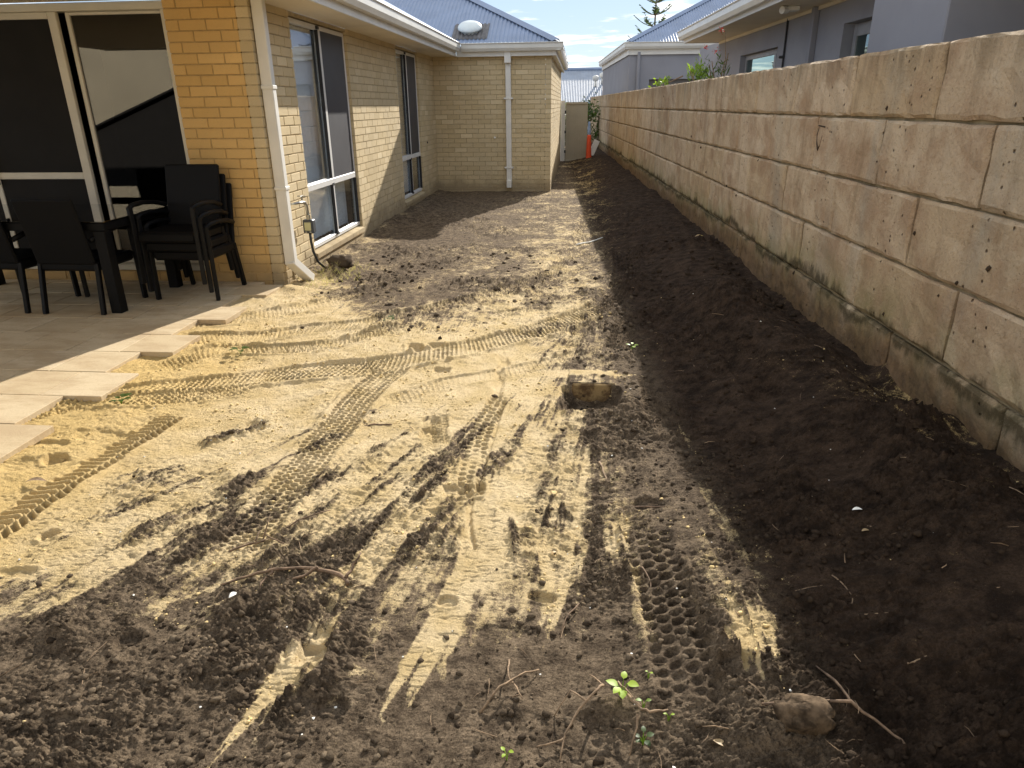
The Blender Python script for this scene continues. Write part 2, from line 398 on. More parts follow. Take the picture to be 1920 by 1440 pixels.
# sand / soil survey: rows of photo heights, columns every 120
COLX = list(range(0, 1921, 120))
T = {
 370: [.3]*6+[.42, .20, .25, .42, .08, .08, .1, .1, .1, .1, .1],
 420: [.4]*5+[.5, .42, .22, .38, .48, .08, .10, .1, .1, .1, .1, .1],
 480: [.6]*5+[.5, .25, .30, .42, .48, .06, .10, .15, .1, .1, .1, .1],
 540: [.9]*5+[.62, .36, .36, .45, .52, .05, .1, .12, .15, .1, .1, .1],
 600: [.95]*5+[.8, .55, .5, .65, .6, .05, .08, .14, .2, .1, .1, .1],
 660: [1]*5+[.9, .88, .85, .8, .45, .12, .05, .15, .2, .15, .1, .1],
 720: [1]*6+[.95, .95, .88, .55, .2, .06, .15, .1, .2, .2, .1],
 800: [1]*5+[.85, .95, .95, .85, .5, .15, .05, .05, .22, .45, .15, .1],
 880: [.95, .95, .95, .9, .62, .85, .8, .75, .85, .68, .2, .05, .05, .1, .2, .4, .35],
 960: [.95, .95, .85, .7, .45, .72, .66, .72, .8, .5, .3, .05, .03, .05, .05, .2, .35],
 1040: [.9, .85, .7, .5, .5, .6, .48, .5, .7, .5, .26, .2, .03, .03, .05, .1, .15],
 1120: [.6, .42, .4, .32, .45, .42, .38, .6, .45, .3, .2, .25, .12, .05, .03, .05, .05],
 1200: [.2, .15, .12, .25, .2, .22, .15, .4, .32, .18, .12, .3, .15, .05, .03, .05, .05],
 1280: [.06, .06, .08, .08, .2, .15, .12, .2, .15, .08, .05, .2, .1, .05, .03, .05, .05],
 1360: [.05, .05, .06, .1, .2, .1, .1, .12, .08, .05, .05, .08, .05, .05, .05, .05, .05],
 1440: [.05]*17}
pts = []
for py, row in T.items():
    for i, v in enumerate(row):
        g = G(COLX[i], py); d = math.hypot(g[1], H)
        pts.append((g[0], g[1], v, d*120/1400*.62, (d*d/(H*1400))*60*.8))
pts = np.array(pts)
st = 5
cx = wx[::st, ::st]; cy = wy[::st, ::st]
num = np.zeros_like(cx); den = np.zeros_like(cx)+1e-12
for x0, y0, v, sx, sy in pts:
    w = np.exp(-((cx-x0)/sx)**2-((cy-y0)/sy)**2)+1e-9/(1+(cx-x0)**2+(cy-y0)**2)
    num += w*v; den += w
SC = num/den
ri = np.arange(NRT)/st; ci = np.arange(NC)/st
r0 = np.clip(np.floor(ri).astype(int), 0, SC.shape[0]-2); c0 = np.clip(np.floor(ci).astype(int), 0, SC.shape[1]-2)
fr = np.clip(ri-r0, 0, 1)[:, None]; fc = np.clip(ci-c0, 0, 1)[None, :]
sand = (SC[r0][:, c0]*(1-fr)*(1-fc)+SC[r0+1][:, c0]*fr*(1-fc)+SC[r0][:, c0+1]*(1-fr)*fc+SC[r0+1][:, c0+1]*fr*fc)
sand = np.where(PY < 1.0, .06, sand)

def zmac(x, y):
    wdm = 1.9-.047*y-x
    return float(.20*ss(-wdm, -1.25, -.15)+.13*ss(x, .05, .65)*ss(y, 3.8, 1.5))
def GT(px, py):
    z = 0.
    for _ in range(4): g = G(px, py, z); z = zmac(g[0], g[1])
    return g
def path_field(path, wid, ext):
    """arc length and signed offset from a smoothed path for vertices near it"""
    P = np.array([(p if isinstance(p, np.ndarray) else GT(*p)[:2]) for p in path])
    # catmull-rom resample
    Q = []
    n = len(P)
    for i in range(n-1):
        p0 = P[max(i-1, 0)]; p1 = P[i]; p2 = P[i+1]; p3 = P[min(i+2, n-1)]
        k = max(3, int(np.linalg.norm(p2-p1)/.05))
        for t in np.linspace(0, 1, k, endpoint=False):
            Q.append(.5*((2*p1)+(-p0+p2)*t+(2*p0-5*p1+4*p2-p3)*t*t+(-p0+3*p1-3*p2+p3)*t**3))
    Q.append(P[-1]); Q = np.array(Q)
    seg = np.linalg.norm(np.diff(Q, axis=0), axis=1); L = np.concatenate([[0], np.cumsum(seg)])
    best = np.full(PX.shape, 9., np.float32); S_ = np.zeros(PX.shape, np.float32); T_ = np.zeros(PX.shape, np.float32)
    j0 = np.searchsorted(ys, Q[:, 1].min()-ext); j1 = np.searchsorted(ys, Q[:, 1].max()+ext)
    sub = slice(max(j0, 0), min(j1+1, NRT))
    for k in range(len(Q)-1):
        a = Q[k]; d = Q[k+1]-a; ln = np.linalg.norm(d)
        if ln < 1e-6: continue
        d = d/ln
        k0 = np.searchsorted(ys, min(a[1], Q[k+1][1])-ext); k1 = np.searchsorted(ys, max(a[1], Q[k+1][1])+ext)
        if k1 <= k0: continue
        xa = min(a[0], Q[k+1][0])-ext; xb = max(a[0], Q[k+1][0])+ext
        c_0 = max(0, int((xa-XL)/(xr[k0]-XL)*NC)-2); c_1 = min(NC, int((xb-XL)/(xr[min(k1, NRT-1)]-XL)*NC)+3)
        if c_1 <= c_0: continue
        sl_ = (slice(k0, k1), slice(c_0, c_1))
        x = PX[sl_]-a[0]; y = PY[sl_]-a[1]
        s = x*d[0]+y*d[1]; sc = np.clip(s, 0, ln); t = x*d[1]-y*d[0]
        dd = np.hypot(x-sc*d[0], y-sc*d[1])
        m = dd < best[sl_]
        B = best[sl_]; B[m] = dd[m]; best[sl_] = B
        A = S_[sl_]; A[m] = (L[k]+sc)[m]; S_[sl_] = A
        C_ = T_[sl_]; C_[m] = (np.sign(t)*dd)[m]; T_[sl_] = C_
    return best, S_, T_, L[-1]

# extra strokes of sand (value, width m)
def window(b):
    rr = np.flatnonzero((b < 8.9).any(1)); 
    if len(rr) == 0: return None
    cc = np.flatnonzero((b[rr[0]:rr[-1]+1] < 8.9).any(0)); return slice(rr[0], rr[-1]+1), slice(cc[0], cc[-1]+1)
def stroke(path, wid, val, amt=1., soft=.5):
    global sand
    b, s, t, L = path_field(path, wid, wid*2.6)
    q = window(b)
    if q is None: return
    b = b[q]; s = s[q]; t = t[q]; X_ = PX[q]; Y_ = PY[q]
    n = fbm(X_*11, Y_*7, 3, 31, .65)
    fray = fbm(t*60/np.maximum(1, wid*9)+wid*900, s*2.6+t*3, 3, 33, .65)
    w = (1-ss(b+n*wid*1.6, wid*.3, wid*1.35))*amt*ss(s+.35*fray+.1*n, -.02, .22)*(1-ss(s-.45*fray-.1*n, L-.28, L+.02))
    w = w*(.35+.65*ss(fray+.4*(1-b/(wid*1.3)), -.20, .08))
    sand[q] = sand[q]*(1-w)+val*w
# long scrapes left by the bucket and wheels, mostly along the travel direction
R2 = random.Random(21)
for k in range(115):
    x0 = R2.uniform(-2.2, .75); y0 = 1.15+2.3*R2.random()**1.3
    if x0 < -.80*y0-.75: continue
    dirv = np.array([.30+R2.uniform(-.25, .15)-x0, 6.2-y0]); dirv /= np.linalg.norm(dirv)
    L_ = R2.uniform(.35, 1.1); a = np.array([x0, y0]); b_ = a+dirv*L_
    sandy = R2.random() < (.40 if y0 < 2.1 else .28)
    mid_ = (a+b_)/2+np.array([R2.uniform(-.02, .02), 0])
    stroke([a, mid_, b_], R2.uniform(.02, .07), .85 if sandy else .18, R2.uniform(.18, .58))
sand *= .42+.58*ss(PY+.25*fbm(PX*2.2, PY*2.2, 3, 300), 1.45, 2.15)
for pth, w, v, a in (
    ([(640, 1150), (570, 1235), (490, 1330), (400, 1440)], .055, 1.2, 1.),
    ([(915, 880), (890, 1000), (860, 1110), (790, 1240), (730, 1340)], .055, 1.2, 1.),
    ([(1010, 960), (1030, 1100), (1000, 1220)], .025, .75, .8),
    ([(1080, 900), (1075, 1010), (1045, 1150), (1020, 1220)], .022, .8, .8),
    ([(960, 950), (975, 1150)], .018, .2, .7),
    ([(1060, 930), (1055, 1010)], .030, .12, .9),
    ([(1130, 900), (1110, 1060)], .035, .2, .8),
    ([(1385, 1100), (1410, 1180), (1440, 1290)], .065, 1., 1.),
    ([(1450, 1150), (1480, 1200)], .03, .8, .7),
    ([(1150, 985), (1165, 1060)], .05, .95, .9),
    ([(1085, 1120), (1095, 1210)], .02, .85, .8),
    ([(470, 870), (420, 970), (350, 1080)], .06, .2, .8),
    ([(640, 860), (520, 960), (420, 1050)], .05, .35, .7),
    ([(700, 960), (600, 1060)], .06, .25, .7),
    ([(560, 1010), (480, 1080), (200, 1160)], .02, .85, .6),
    ([(340, 1110), (300, 1180), (380, 1190)], .04, .8, .7),
    ([(890, 1040), (905, 1130)], .04, .8, .8),
    ([(820, 1170), (830, 1290), (780, 1370)], .018, .8, .7),
    ([(1250, 480), (1215, 420)], .3, .0, .5),
    ([(620, 500), (700, 520), (800, 500)], .25, .1, .5),
    ([(820, 395), (900, 370), (1000, 365)], .4, .05, .5),
    ([(720, 400), (650, 440)], .35, .45, .6),
    ([(1060, 660), (1190, 665)], .16, .3, .8),
    ([(840, 690), (1200, 705)], .06, .95, .9),
    ([(1640, 790), (1720, 830), (1900, 960)], .05, .4, .6),
    ([(1620, 1300), (1500, 1150), (1400, 980)], .06, .2, .5)):
    stroke(pth, w, v, a)
# mottling: patches, wheel-drag streaks along the travel direction
n_iso = fbm(PX*3.3, PY*3.3, 4, 41, .6)
phi = (PX-.30)/np.maximum(6.2-PY, 1.2)*5.0
n_str = fbm(phi*8, PY*.9, 4, 51, .65)
n_st2 = fbm(phi*34, PY*2.4, 3, 57, .7)
n_fin = fbm(PX*26, PY*26, 3, 61, .6)
mid = np.exp(-((sand-.5)/.33)**2)
near = ss(PY, 6.5, 4.0)
sand = np.clip(sand, 0, 1)**1.25
reg = ss(PX, -2.3, -1.1)*near
sandm = sand+(.60*n_iso+near*(.95*n_str+.75*n_st2)+.40*n_fin)*(.25+.75*np.maximum(mid, .62*reg*(sand > .5)))
film = near*ss(n_str+.6*n_st2+.5*n_iso, .02, .35)*ss(PX, -2.1, -1.0)
sandm = (.06+.94*ss(sandm, -.10, 1.05))*(1-.34*film)
sandm = np.clip(sandm, 0, 1)
# tone: warm ochre at the left sand, red-brown soil near the wall, darkened to deepen the wall's shadow
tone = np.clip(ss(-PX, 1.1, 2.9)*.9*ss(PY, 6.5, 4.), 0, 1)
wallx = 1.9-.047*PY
soil_shade_r = ss(PX+.05*PY, .45, 1.15)
tone = np.where(sandm > .5, np.maximum(tone, soil_shade_r*.7), soil_shade_r*.8)

# ---- height
wd = wallx-PX                                # distance to the block wall
Z = .030*fbm(PX*.9, PY*.7, 3, 1)+.018*fbm(PX*3, PY*2.4, 3, 2)
Z += .20*ss(-wd, -1.25, -.15)*(1+.5*fbm(PY*1.3, PX*.7, 3, 77))+.13*ss(PX, .05, .65)*ss(PY, 3.8, 1.5)
# broken soil bank by the wall and the trench at its foot
bank = np.exp(-((wd-.50)/.22)**2)*.085*np.clip(.6+2.2*fbm(PY*1.1+3, PX*1.3, 3, 78), 0, 1.6)
Z += bank*ss(PY, 9, 4.5)
Z -= .07*np.exp(-((wd-.08)/.12)**2)*ss(PY, 10, 4)
Z += -.015*ss(-PX, 2.0, 2.7)*ss(PY, 7, 5)
rough = 1-sandm
ZB = Z.copy()
def billow(x, y, s): return np.abs(fbm(x, y, 2, s, .5))*2
cl = fbm(PX*9, PY*9, 3, 3, .6)*.026+billow(PX*21+3*fbm(PX*9, PY*9, 2, 44), PY*21, 4)*.015+np.abs(fbm(PX*52, PY*52, 3, 6, .7))*.022+vn(PX*120, PY*120, 8)*.006+vn(PX*200, PY*200, 18)*.004
cl += (.035*fbm(PX*3.4, PY*3.0, 4, 45, .65)+.02*billow(PX*7, PY*6, 46))*ss(PY, 4.0, 7.0)
nearamp = ss(PY, 14, 3)*.6+.60
lump = .30+1.45*ss(fbm(PX*2.1, PY*1.7, 3, 70), -.18, .20)
cl += .030*fbm(PX*4.2, PY*4.2, 3, 145)
Z += rough*cl*nearamp*lump*1.25
# fine crust, short cross cracks and drag lines on the packed sand
crk = np.abs(fbm(PX*16+2*fbm(PX*5, PY*5, 2, 12), PY*52, 2, 11))
Z -= sandm*.0045*(1-ss(crk, 0, .08))*1.0
Z += sandm*(.012*fbm(PX*7, PY*7, 3, 13)+.0045*fbm(PX*19, PY*24, 3, 113)+.030*fbm(PX*5, PY*5, 3, 114)*ss(-PX, 1.7, 2.4)+.0035*vn(PX*70, PY*70, 14)+.0045*n_str*near+.003*n_st2*near)
crum = ss(fbm(PX*2.1, PY*2.1, 2, 15), -.02, .2)
Z += sandm*crum*(.008*billow(PX*38, PY*38, 16)+.006*billow(PX*16, PY*16, 17))

def track(path, wid, kind='holes', depth=.010, ps=.034, cols=7, berm=.008, dark=0.):
    depth *= 2.2
    b, s, t, L = path_field(path, wid, wid)
    q = window(b)
    if q is None: return
    b = b[q]; s = s[q]; t = t[q]; X_ = PX[q]; Y_ = PY[q]
    h = wid/2
    s = s+.014*fbm(X_*4, Y_*4, 2, 88)+.004*fbm(X_*21, Y_*21, 2, 87); t = t+.016*fbm(X_*5+4, Y_*5, 2, 89)+.006*fbm(X_*26, Y_*26, 2, 84)
    ends = ss(s, 0, .1)*(1-ss(s, L-.1, L))
    ins = (1-ss(np.abs(t)+.05*fbm(X_*11, Y_*11, 3, 90), h*.80, h*1.08))*(b < h*1.4)*ends
    wear = ss(fbm(s*2.1+float(L), t*7., 3, 91), -.28, .05)*.7+.30
    cw = wid/cols; ct = t/cw+.5*(cols % 2); k = np.floor(ct); f = ct-k-.5
    if kind == 'holes':
        a = s/ps+.5*(k % 2); f2 = a-np.floor(a)-.5
        pit = (1-ss(np.hypot(f*.85, f2*1.15)+.30*fbm(X_*38, Y_*38, 2, 86), .20, .46))*(.55+.9*ss(fbm(X_*9, Y_*9, 2, 85), -.2, .2))
        pat = -depth*pit+.35*depth*(1-pit)
    elif kind == 'bars':
        a = s/ps+.5*(k % 2)+.35*np.cos(f*3.1); f2 = np.abs(a-np.floor(a)-.5)*2
        pat = depth*(ss(f2, .45, .95)-.6)+depth*.4*ss(np.abs(f), .36, .5)
    else:
        a = s/ps+1.1*np.abs(t)/h; f2 = np.abs(a-np.floor(a)-.5)*2
        pat = depth*(ss(f2, .3, .9)-.6)*(np.abs(t) > h*.08)
    z = Z[q]
    z = z*(1-.72*ins)+ZB[q]*.72*ins-ins*.007+ins*wear*pat
    bb = np.exp(-((np.abs(t)-h*1.12)/(h*.16))**2)*(b < h*1.7)*ends
    z = z+bb*berm*(.3+1.6*np.clip(fbm(s*6, t*9, 2, 93)+.4, 0, 1))
    Z[q] = z
    if dark: sandm[q] = sandm[q]*(1-ins*dark)
TD = 1.7
track([(60, 768), (200, 757), (330, 735), (520, 705), (700, 688), (850, 660), (960, 632), (1060, 603), (1140, 570), (1175, 520), (1170, 470)], .27, 'holes', .011, .036, 8, .018)
track([(330, 645), (450, 640), (580, 618), (720, 600), (850, 572), (950, 545), (1040, 505), (1090, 450), (1105, 400)], .26, 'bars', .009, .036, 7, .012)
track([(300, 700), (420, 660), (560, 655), (650, 640), (760, 610)], .2, 'bars', .009, .036, 6, .010)
track([(-40, 800), (60, 790), (160, 770), (300, 752), (480, 728)], .2, 'bars', .006, .038, 6, .008)
track([(200, 660), (330, 625), (470, 600), (640, 560), (800, 520)], .22, 'bars', .006, .037, 6, .010)
track([(1000, 560), (1080, 500), (1120, 440), (1125, 390)], .22, 'bars', .006, .040, 6, .006)
track([(720, 760), (840, 720), (980, 690), (1090, 660)], .16, 'bars', .004, .037, 4, .004)
track([(745, 685), (690, 735), (620, 815), (560, 890), (500, 965), (440, 1050)], .22, 'holes', .012, .036, 6, .012)
track([(-60, 1030), (30, 975), (130, 905), (240, 835), (340, 775)], .15, 'chev', .016, .042, 4, .012)
track([(1175, 590), (1165, 630), (1160, 660)], .20, 'bars', .010, .040, 6, .004)
track([(1090, 610), (1070, 655)], .14, 'bars', .009, .040, 4, .004)
track([(940, 740), (905, 800), (885, 880), (880, 950)], .125, 'holes', .009, .046, 3, .006)
track([(820, 770), (830, 835)], .1, 'bars', .009, .036, 3, .003)
track([(1205, 985), (1235, 1080), (1262, 1180), (1285, 1260), (1300, 1350)], .18, 'holes', .0115, .050, 4, .010)
track([(1210, 700), (1225, 780)], .1, 'bars', .008, .036, 3, .004)
track([(1440, 760), (1380, 660), (1310, 580)], .2, 'bars', .006, .04, 5, .006)
track([(1760, 1180), (1640, 1140), (1500, 1190)], .25, 'bars', .008, .045, 5, .006)

def dent(px, py, rx, ry, d, rot=0., rim=.25, flat=False):
    g = GT(px, py); d = d*(.75 if rx < .075 else .36); c_, s_ = math.cos(rot), math.sin(rot)
    R_ = 2.6*max(rx, ry); j0, j1 = np.searchsorted(ys, [g[1]-R_, g[1]+R_])
    if j1 <= j0: return
    q = slice(j0, j1); X_ = PX[q]; Y_ = PY[q]
    x = X_-g[0]; y = Y_-g[1]; a = (x*c_+y*s_)/rx; b = (-x*s_+y*c_)/ry
    r = np.hypot(a, b)+.55*fbm(X_*17, Y_*17, 3, 95)
    if flat: r = np.maximum(np.abs(a), np.abs(b))+.10*fbm(X_*20, Y_*20, 2, 96)
    Z[q] += -d*(1-ss(r, .7, 1.02))+d*rim*.7*np.exp(-((r-1.22)/.2)**2)*(1+2*fbm(X_*25, Y_*25, 2, 94))
# boot prints and heel marks
for q in ((806, 788, .06, .05, .022, 0), (806, 812, .055, .065, .03, 0, .2, True), (826, 680, .07, .045, .02, 0), (828, 696, .06, .05, .03, 0, .2, True),
          (480, 800, .07, .09, .025, .3), (465, 822, .08, .09, .012, .3), (1160, 620, .07, .08, .025, 0), (1150, 648, .07, .07, .025, 0),
          (858, 922, .07, .055, .03, .2, .3, True), (835, 968, .075, .04, .03, .2, .3, True), (900, 915, .03, .05, .035, .2),
          (600, 1150, .075, .06, .05, .2, .3), (590, 1195, .06, .05, .02, .2), (588, 1225, .055, .05, .045, .1, .2, True),
          (780, 655, .06, .10, .05, .6), (815, 650, .07, .06, .035, .2), (985, 622, .10, .05, .025, 0), (940, 585, .14, .05, .03, .3),
          (1030, 632, .10, .06, .03, 0), (560, 590, .16, .10, .03, .2), (640, 640, .14, .10, .025, .2), (470, 680, .10, .10, .025, .0),
          (90, 840, .10, .05, .04, 0), (105, 865, .05, .06, .045, 0), (190, 820, .17, .07, .035, 0), (80, 880, .15, .10, .02, 0), (40, 880, .08, .07, .02, 0),
          (95, 1005, .05, .04, .04, .4), (30, 1075, .08, .03, .035, 0), (130, 780, .10, .08, .03, 0), (270, 668, .12, .10, .02, 0), (400, 590, .10, .10, .03, 0),
          (240, 1205, .04, .05, .03, 0), (1170, 590, .05, .05, .02, 0), (1385, 1250, .06, .05, .04, 0), (1015, 1120, .05, .03, .03, 0), (1240, 600, .22, .30, .08, 0),
          (1215, 945, .07, .05, .03, 0), (950, 1190, .10, .04, .014, 0), (840, 1130, .04, .03, .02, 0), (620, 1330, .05, .04, .03, 0), (300, 1350, .08, .05, .02, 0), (220, 1290, .09, .04, .02, .1)):
    dent(*q)
# mounds
for px, py, rx, ry, d in ((628, 512, .16, .22, .10), (600, 520, .14, .14, .03), (990, 375, .25, .3, .05), (940, 378, .2, .3, .05), (1350, 570, .35, .9, .05),
        (1180, 620, .05, .05, .0), (1380, 760, .12, .5, .04), (1690, 700, .18, .22, .09), (1760, 790, .16, .16, .07), (1560, 660, .2, .4, .05), (1120, 655, .14, .16, .02),
        (1180, 780, .12, .25, .03), (1480, 900, .2, .3, .03), (1700, 800, .25, .15, .04), (1860, 900, .15, .15, .06), (1200, 1330, .2, .12, .03), (1460, 1370, .14, .10, .035),
        (1120, 1330, .10, .06, .025), (960, 1330, .10, .06, .02), (420, 1150, .09, .05, .02), (440, 885, .08, .15, .015), (650, 420, .4, .5, .02), (1060, 380, .2, .3, .03)):
    g = GT(px, py); j0, j1 = np.searchsorted(ys, [g[1]-1.5*ry, g[1]+1.5*ry]); q = slice(j0, max(j1, j0+1)); X_ = PX[q]; Y_ = PY[q]
    r = np.hypot((X_-g[0])/rx, (Y_-g[1])/ry)+.25*fbm(X_*7, Y_*7, 3, 97)
    Z[q] += d*(1-ss(r, .0, 1.1))*(1+.5*fbm(X_*22, Y_*22, 2, 98))
# narrow slot with a standing edge, running away from the camera
b, s, t, L = path_field([(950, 655), (943, 700), (936, 752)], .1, .25)
Z -= .020*(1-ss(np.abs(t-.012+.10*fbm(PX*9, PY*9, 2, 301)), .01, .05))*(b < .2)*ss(s, 0, .3)
b, s, t, L = path_field([(945, 750), (905, 880), (880, 960), (888, 1030)], .1, .2)
Z -= .016*(1-ss(np.abs(t), .003, .016))*(b < .1)
# cut in front of the buried block
BX0, BX1, BY0 = .000, .240, 3.97
hole = (1-ss(np.maximum(np.abs(PX-.115)/.17, np.abs(PY-3.80)/.19)+.22*fbm(PX*12, PY*12, 2, 99), .72, 1.1))
Z -= .13*hole*(PY < BY0+.012)
sandm = sandm*(1-.75*hole)
Z = np.where((PX > BX0-.02) & (PX < BX1+.02) & (PY > BY0+.012) & (PY < BY0+.25), np.maximum(Z, .012+.006*fbm(PX*20, PY*20, 2, 7)), Z)
# keep sand below the paving
Z += .045*ss(-PX, 2.2, 2.68)*(PY < 6.25)
Z = np.where((PX < -2.70) & (PY < 6.3), np.minimum(Z, .044+.055*ss(fbm(PX*3+5, PY*2.3, 3, 200), .0, .22)*ss(PX, -3.0, -2.72)), Z)
# soil piled against the house wall foot
Z += .03*ss(-PX, 2.45, 2.72)*(PY > 6.4)*(PY < 14.2)
Zf = Z
def zat(x, y):
    j = int(np.clip(np.searchsorted(ys, y), 0, NRT-1)); i = int(np.clip((x-XL)/(xr[j]-XL)*(NC-1), 0, NC-1)); return float(Zf[j, i])
me = bpy.data.meshes.new('yard_soil')
nv = NRT*NC; me.vertices.add(nv)
me.vertices.foreach_set('co', np.stack([PX, PY, Zf], -1).astype(np.float32).ravel())
idx = np.arange(nv).reshape(NRT, NC)
qd = np.stack([idx[:-1, :-1], idx[:-1, 1:], idx[1:, 1:], idx[1:, :-1]], -1).reshape(-1, 4)
nq = len(qd); me.loops.add(nq*4); me.loops.foreach_set('vertex_index', qd.ravel().astype(np.int32))
me.polygons.add(nq); me.polygons.foreach_set('loop_start', (np.arange(nq)*4).astype(np.int32)); me.polygons.foreach_set('use_smooth', np.ones(nq, bool))
me.update()
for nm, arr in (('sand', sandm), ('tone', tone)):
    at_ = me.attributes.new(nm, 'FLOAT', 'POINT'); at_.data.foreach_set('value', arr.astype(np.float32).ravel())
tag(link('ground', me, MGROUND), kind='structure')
far = MB(); far.quad((-400, -100, -.16), (400, -100, -.16), (400, 900, -.16), (-400, 900, -.16))
MFAR = simple('dry_ground', (.16, .12, .08), .95, .3, .5)
tag(far.build('terrain', MFAR), kind='structure')

CF = vn(PX*3, PY*3, 5)
# ---- crumbs and clods (nobody could count them)
ico_v = []; ico_f = []
p_ = (1+5**.5)/2
ico_v = np.array([(-1, p_, 0), (1, p_, 0), (-1, -p_, 0), (1, -p_, 0), (0, -1, p_), (0, 1, p_), (0, -1, -p_), (0, 1, -p_), (p_, 0, -1), (p_, 0, 1), (-p_, 0, -1), (-p_, 0, 1)], float)/1.9
ico_f = np.array([(0, 11, 5), (0, 5, 1), (0, 1, 7), (0, 7, 10), (0, 10, 11), (1, 5, 9), (5, 11, 4), (11, 10, 2), (10, 7, 6), (7, 1, 8), (3, 9, 4), (3, 4, 2), (3, 2, 6), (3, 6, 8), (3, 8, 9), (4, 9, 5), (2, 4, 11), (6, 2, 10), (8, 6, 7), (9, 8, 1)])
def scatter(name, label, n, want, smin, smax, mat, ymax=7.):
    # near the camera denser: sample by viewing angle
    V = []; k = 0; tries = 0
    while k < n and tries < n*12:
        tries += 1
        y = H*math.tan(random.uniform(math.atan(1.0/H), math.atan(ymax/H))); x = random.uniform(-2.7, 1.9-.047*y-.05)
        if x < -(.8*y+.8): continue
        j = int(np.clip(np.searchsorted(ys, y), 0, NRT-1)); i = int(np.clip((x-XL)/(xr[j]-XL)*(NC-1), 0, NC-1))
        sv = sandm[j, i]
        if x > .9 and random.random() < .5: continue
        cl_ = CF[j, i]
        pr = want(sv, cl_)
        if random.random() > pr: continue
        r = (smin+(smax-smin)*random.random()**7)*(1 if y < 3 else (1.3 if y < 5 else 2.))
        q = ico_v*(r*np.array([random.uniform(.7, 1.2), random.uniform(.7, 1.2), random.uniform(.45, .9)]))*rng.uniform(.5, 1.25, (12, 1))
        a = random.uniform(0, 6.28); c_, s_ = math.cos(a), math.sin(a)
        q = np.stack([q[:, 0]*c_-q[:, 1]*s_, q[:, 0]*s_+q[:, 1]*c_, q[:, 2]], 1)
        V.append(q+np.array([x, y, Zf[j, i]+r*.15])); k += 1
    V = np.concatenate(V); k = len(V)//12
    Fc = (ico_f[None]+np.arange(k)[:, None, None]*12).reshape(-1, 3)
    m = bpy.data.meshes.new(name); m.vertices.add(len(V)); m.vertices.foreach_set('co', V.astype(np.float32).ravel())
    m.loops.add(Fc.size); m.loops.foreach_set('vertex_index', Fc.ravel().astype(np.int32)); m.polygons.add(len(Fc))
    m.polygons.foreach_set('loop_start', (np.arange(len(Fc))*3).astype(np.int32)); m.update()
    o = link(name, m, mat); tag(o, label, name.replace('_', ' '), kind='stuff')
scatter('soil_clods', 'loose dark clods and crumbs of soil lying over the dark parts of the yard', 15000, lambda s, c: (1-s)**3*(.25+1.5*max(0, c+.2)), .0016, .017, MSOILC, 8.)
scatter('sand_crumbs', 'loose yellow crumbs of sand lying over the sandy parts of the yard', 4500, lambda s, c: max(0, s-.1)*max(0, c+.15)*1.6, .0025, .009, MSANDC, 6.)

# ================================================================== PAVING
patio = MB(); patio.box(-7.2, -2.98, -5.2, 6.29, -.14, .012)
# mortar bed below the pavers
bed = patio.build('paving', simple('paving_bed', (.26, .20, .13), .95)); tag(bed, kind='structure')
PIT = .385
rows = []
y = 3.48-PIT*24; k = 0; cnt = 0; stf = MB()
cands = []
while y < 6.28:
    y1 = min(y+PIT, 6.285)
    prot = ((round((y-3.48)/PIT)) % 2 == 0)
    xe = -2.715 if prot else -2.94
    x = xe
    while x > -7.1:
        w = .385
        dd = math.hypot(x-w/2, y); vis = y1 > 2.2 and (x-w) > -(y*.95+.9)
        cands.append((x-w, x, y, y1, vis, dd)); x -= w
    y += PIT
for x0, x1, y0, y1, vis, dd in cands:
    jz = random.uniform(-.0015, .0015); g = .0028
    b = (x0+g, x1-g, y0+g, y1-g, .020, .060+jz)
    if vis:
        m = MB(); cxp, cyp = (x0+x1)/2, (y0+y1)/2
        m.bbox(b[0]-cxp, b[1]-cxp, b[2]-cyp, b[3]-cyp, b[4], b[5], b=.003)
        o = m.build('paver', MPAVER, bed); o.location = (cxp, cyp, 0)
    else: stf.box(*b)
tag(stf.build('paver_field', MPAVER, bed), kind='stuff')

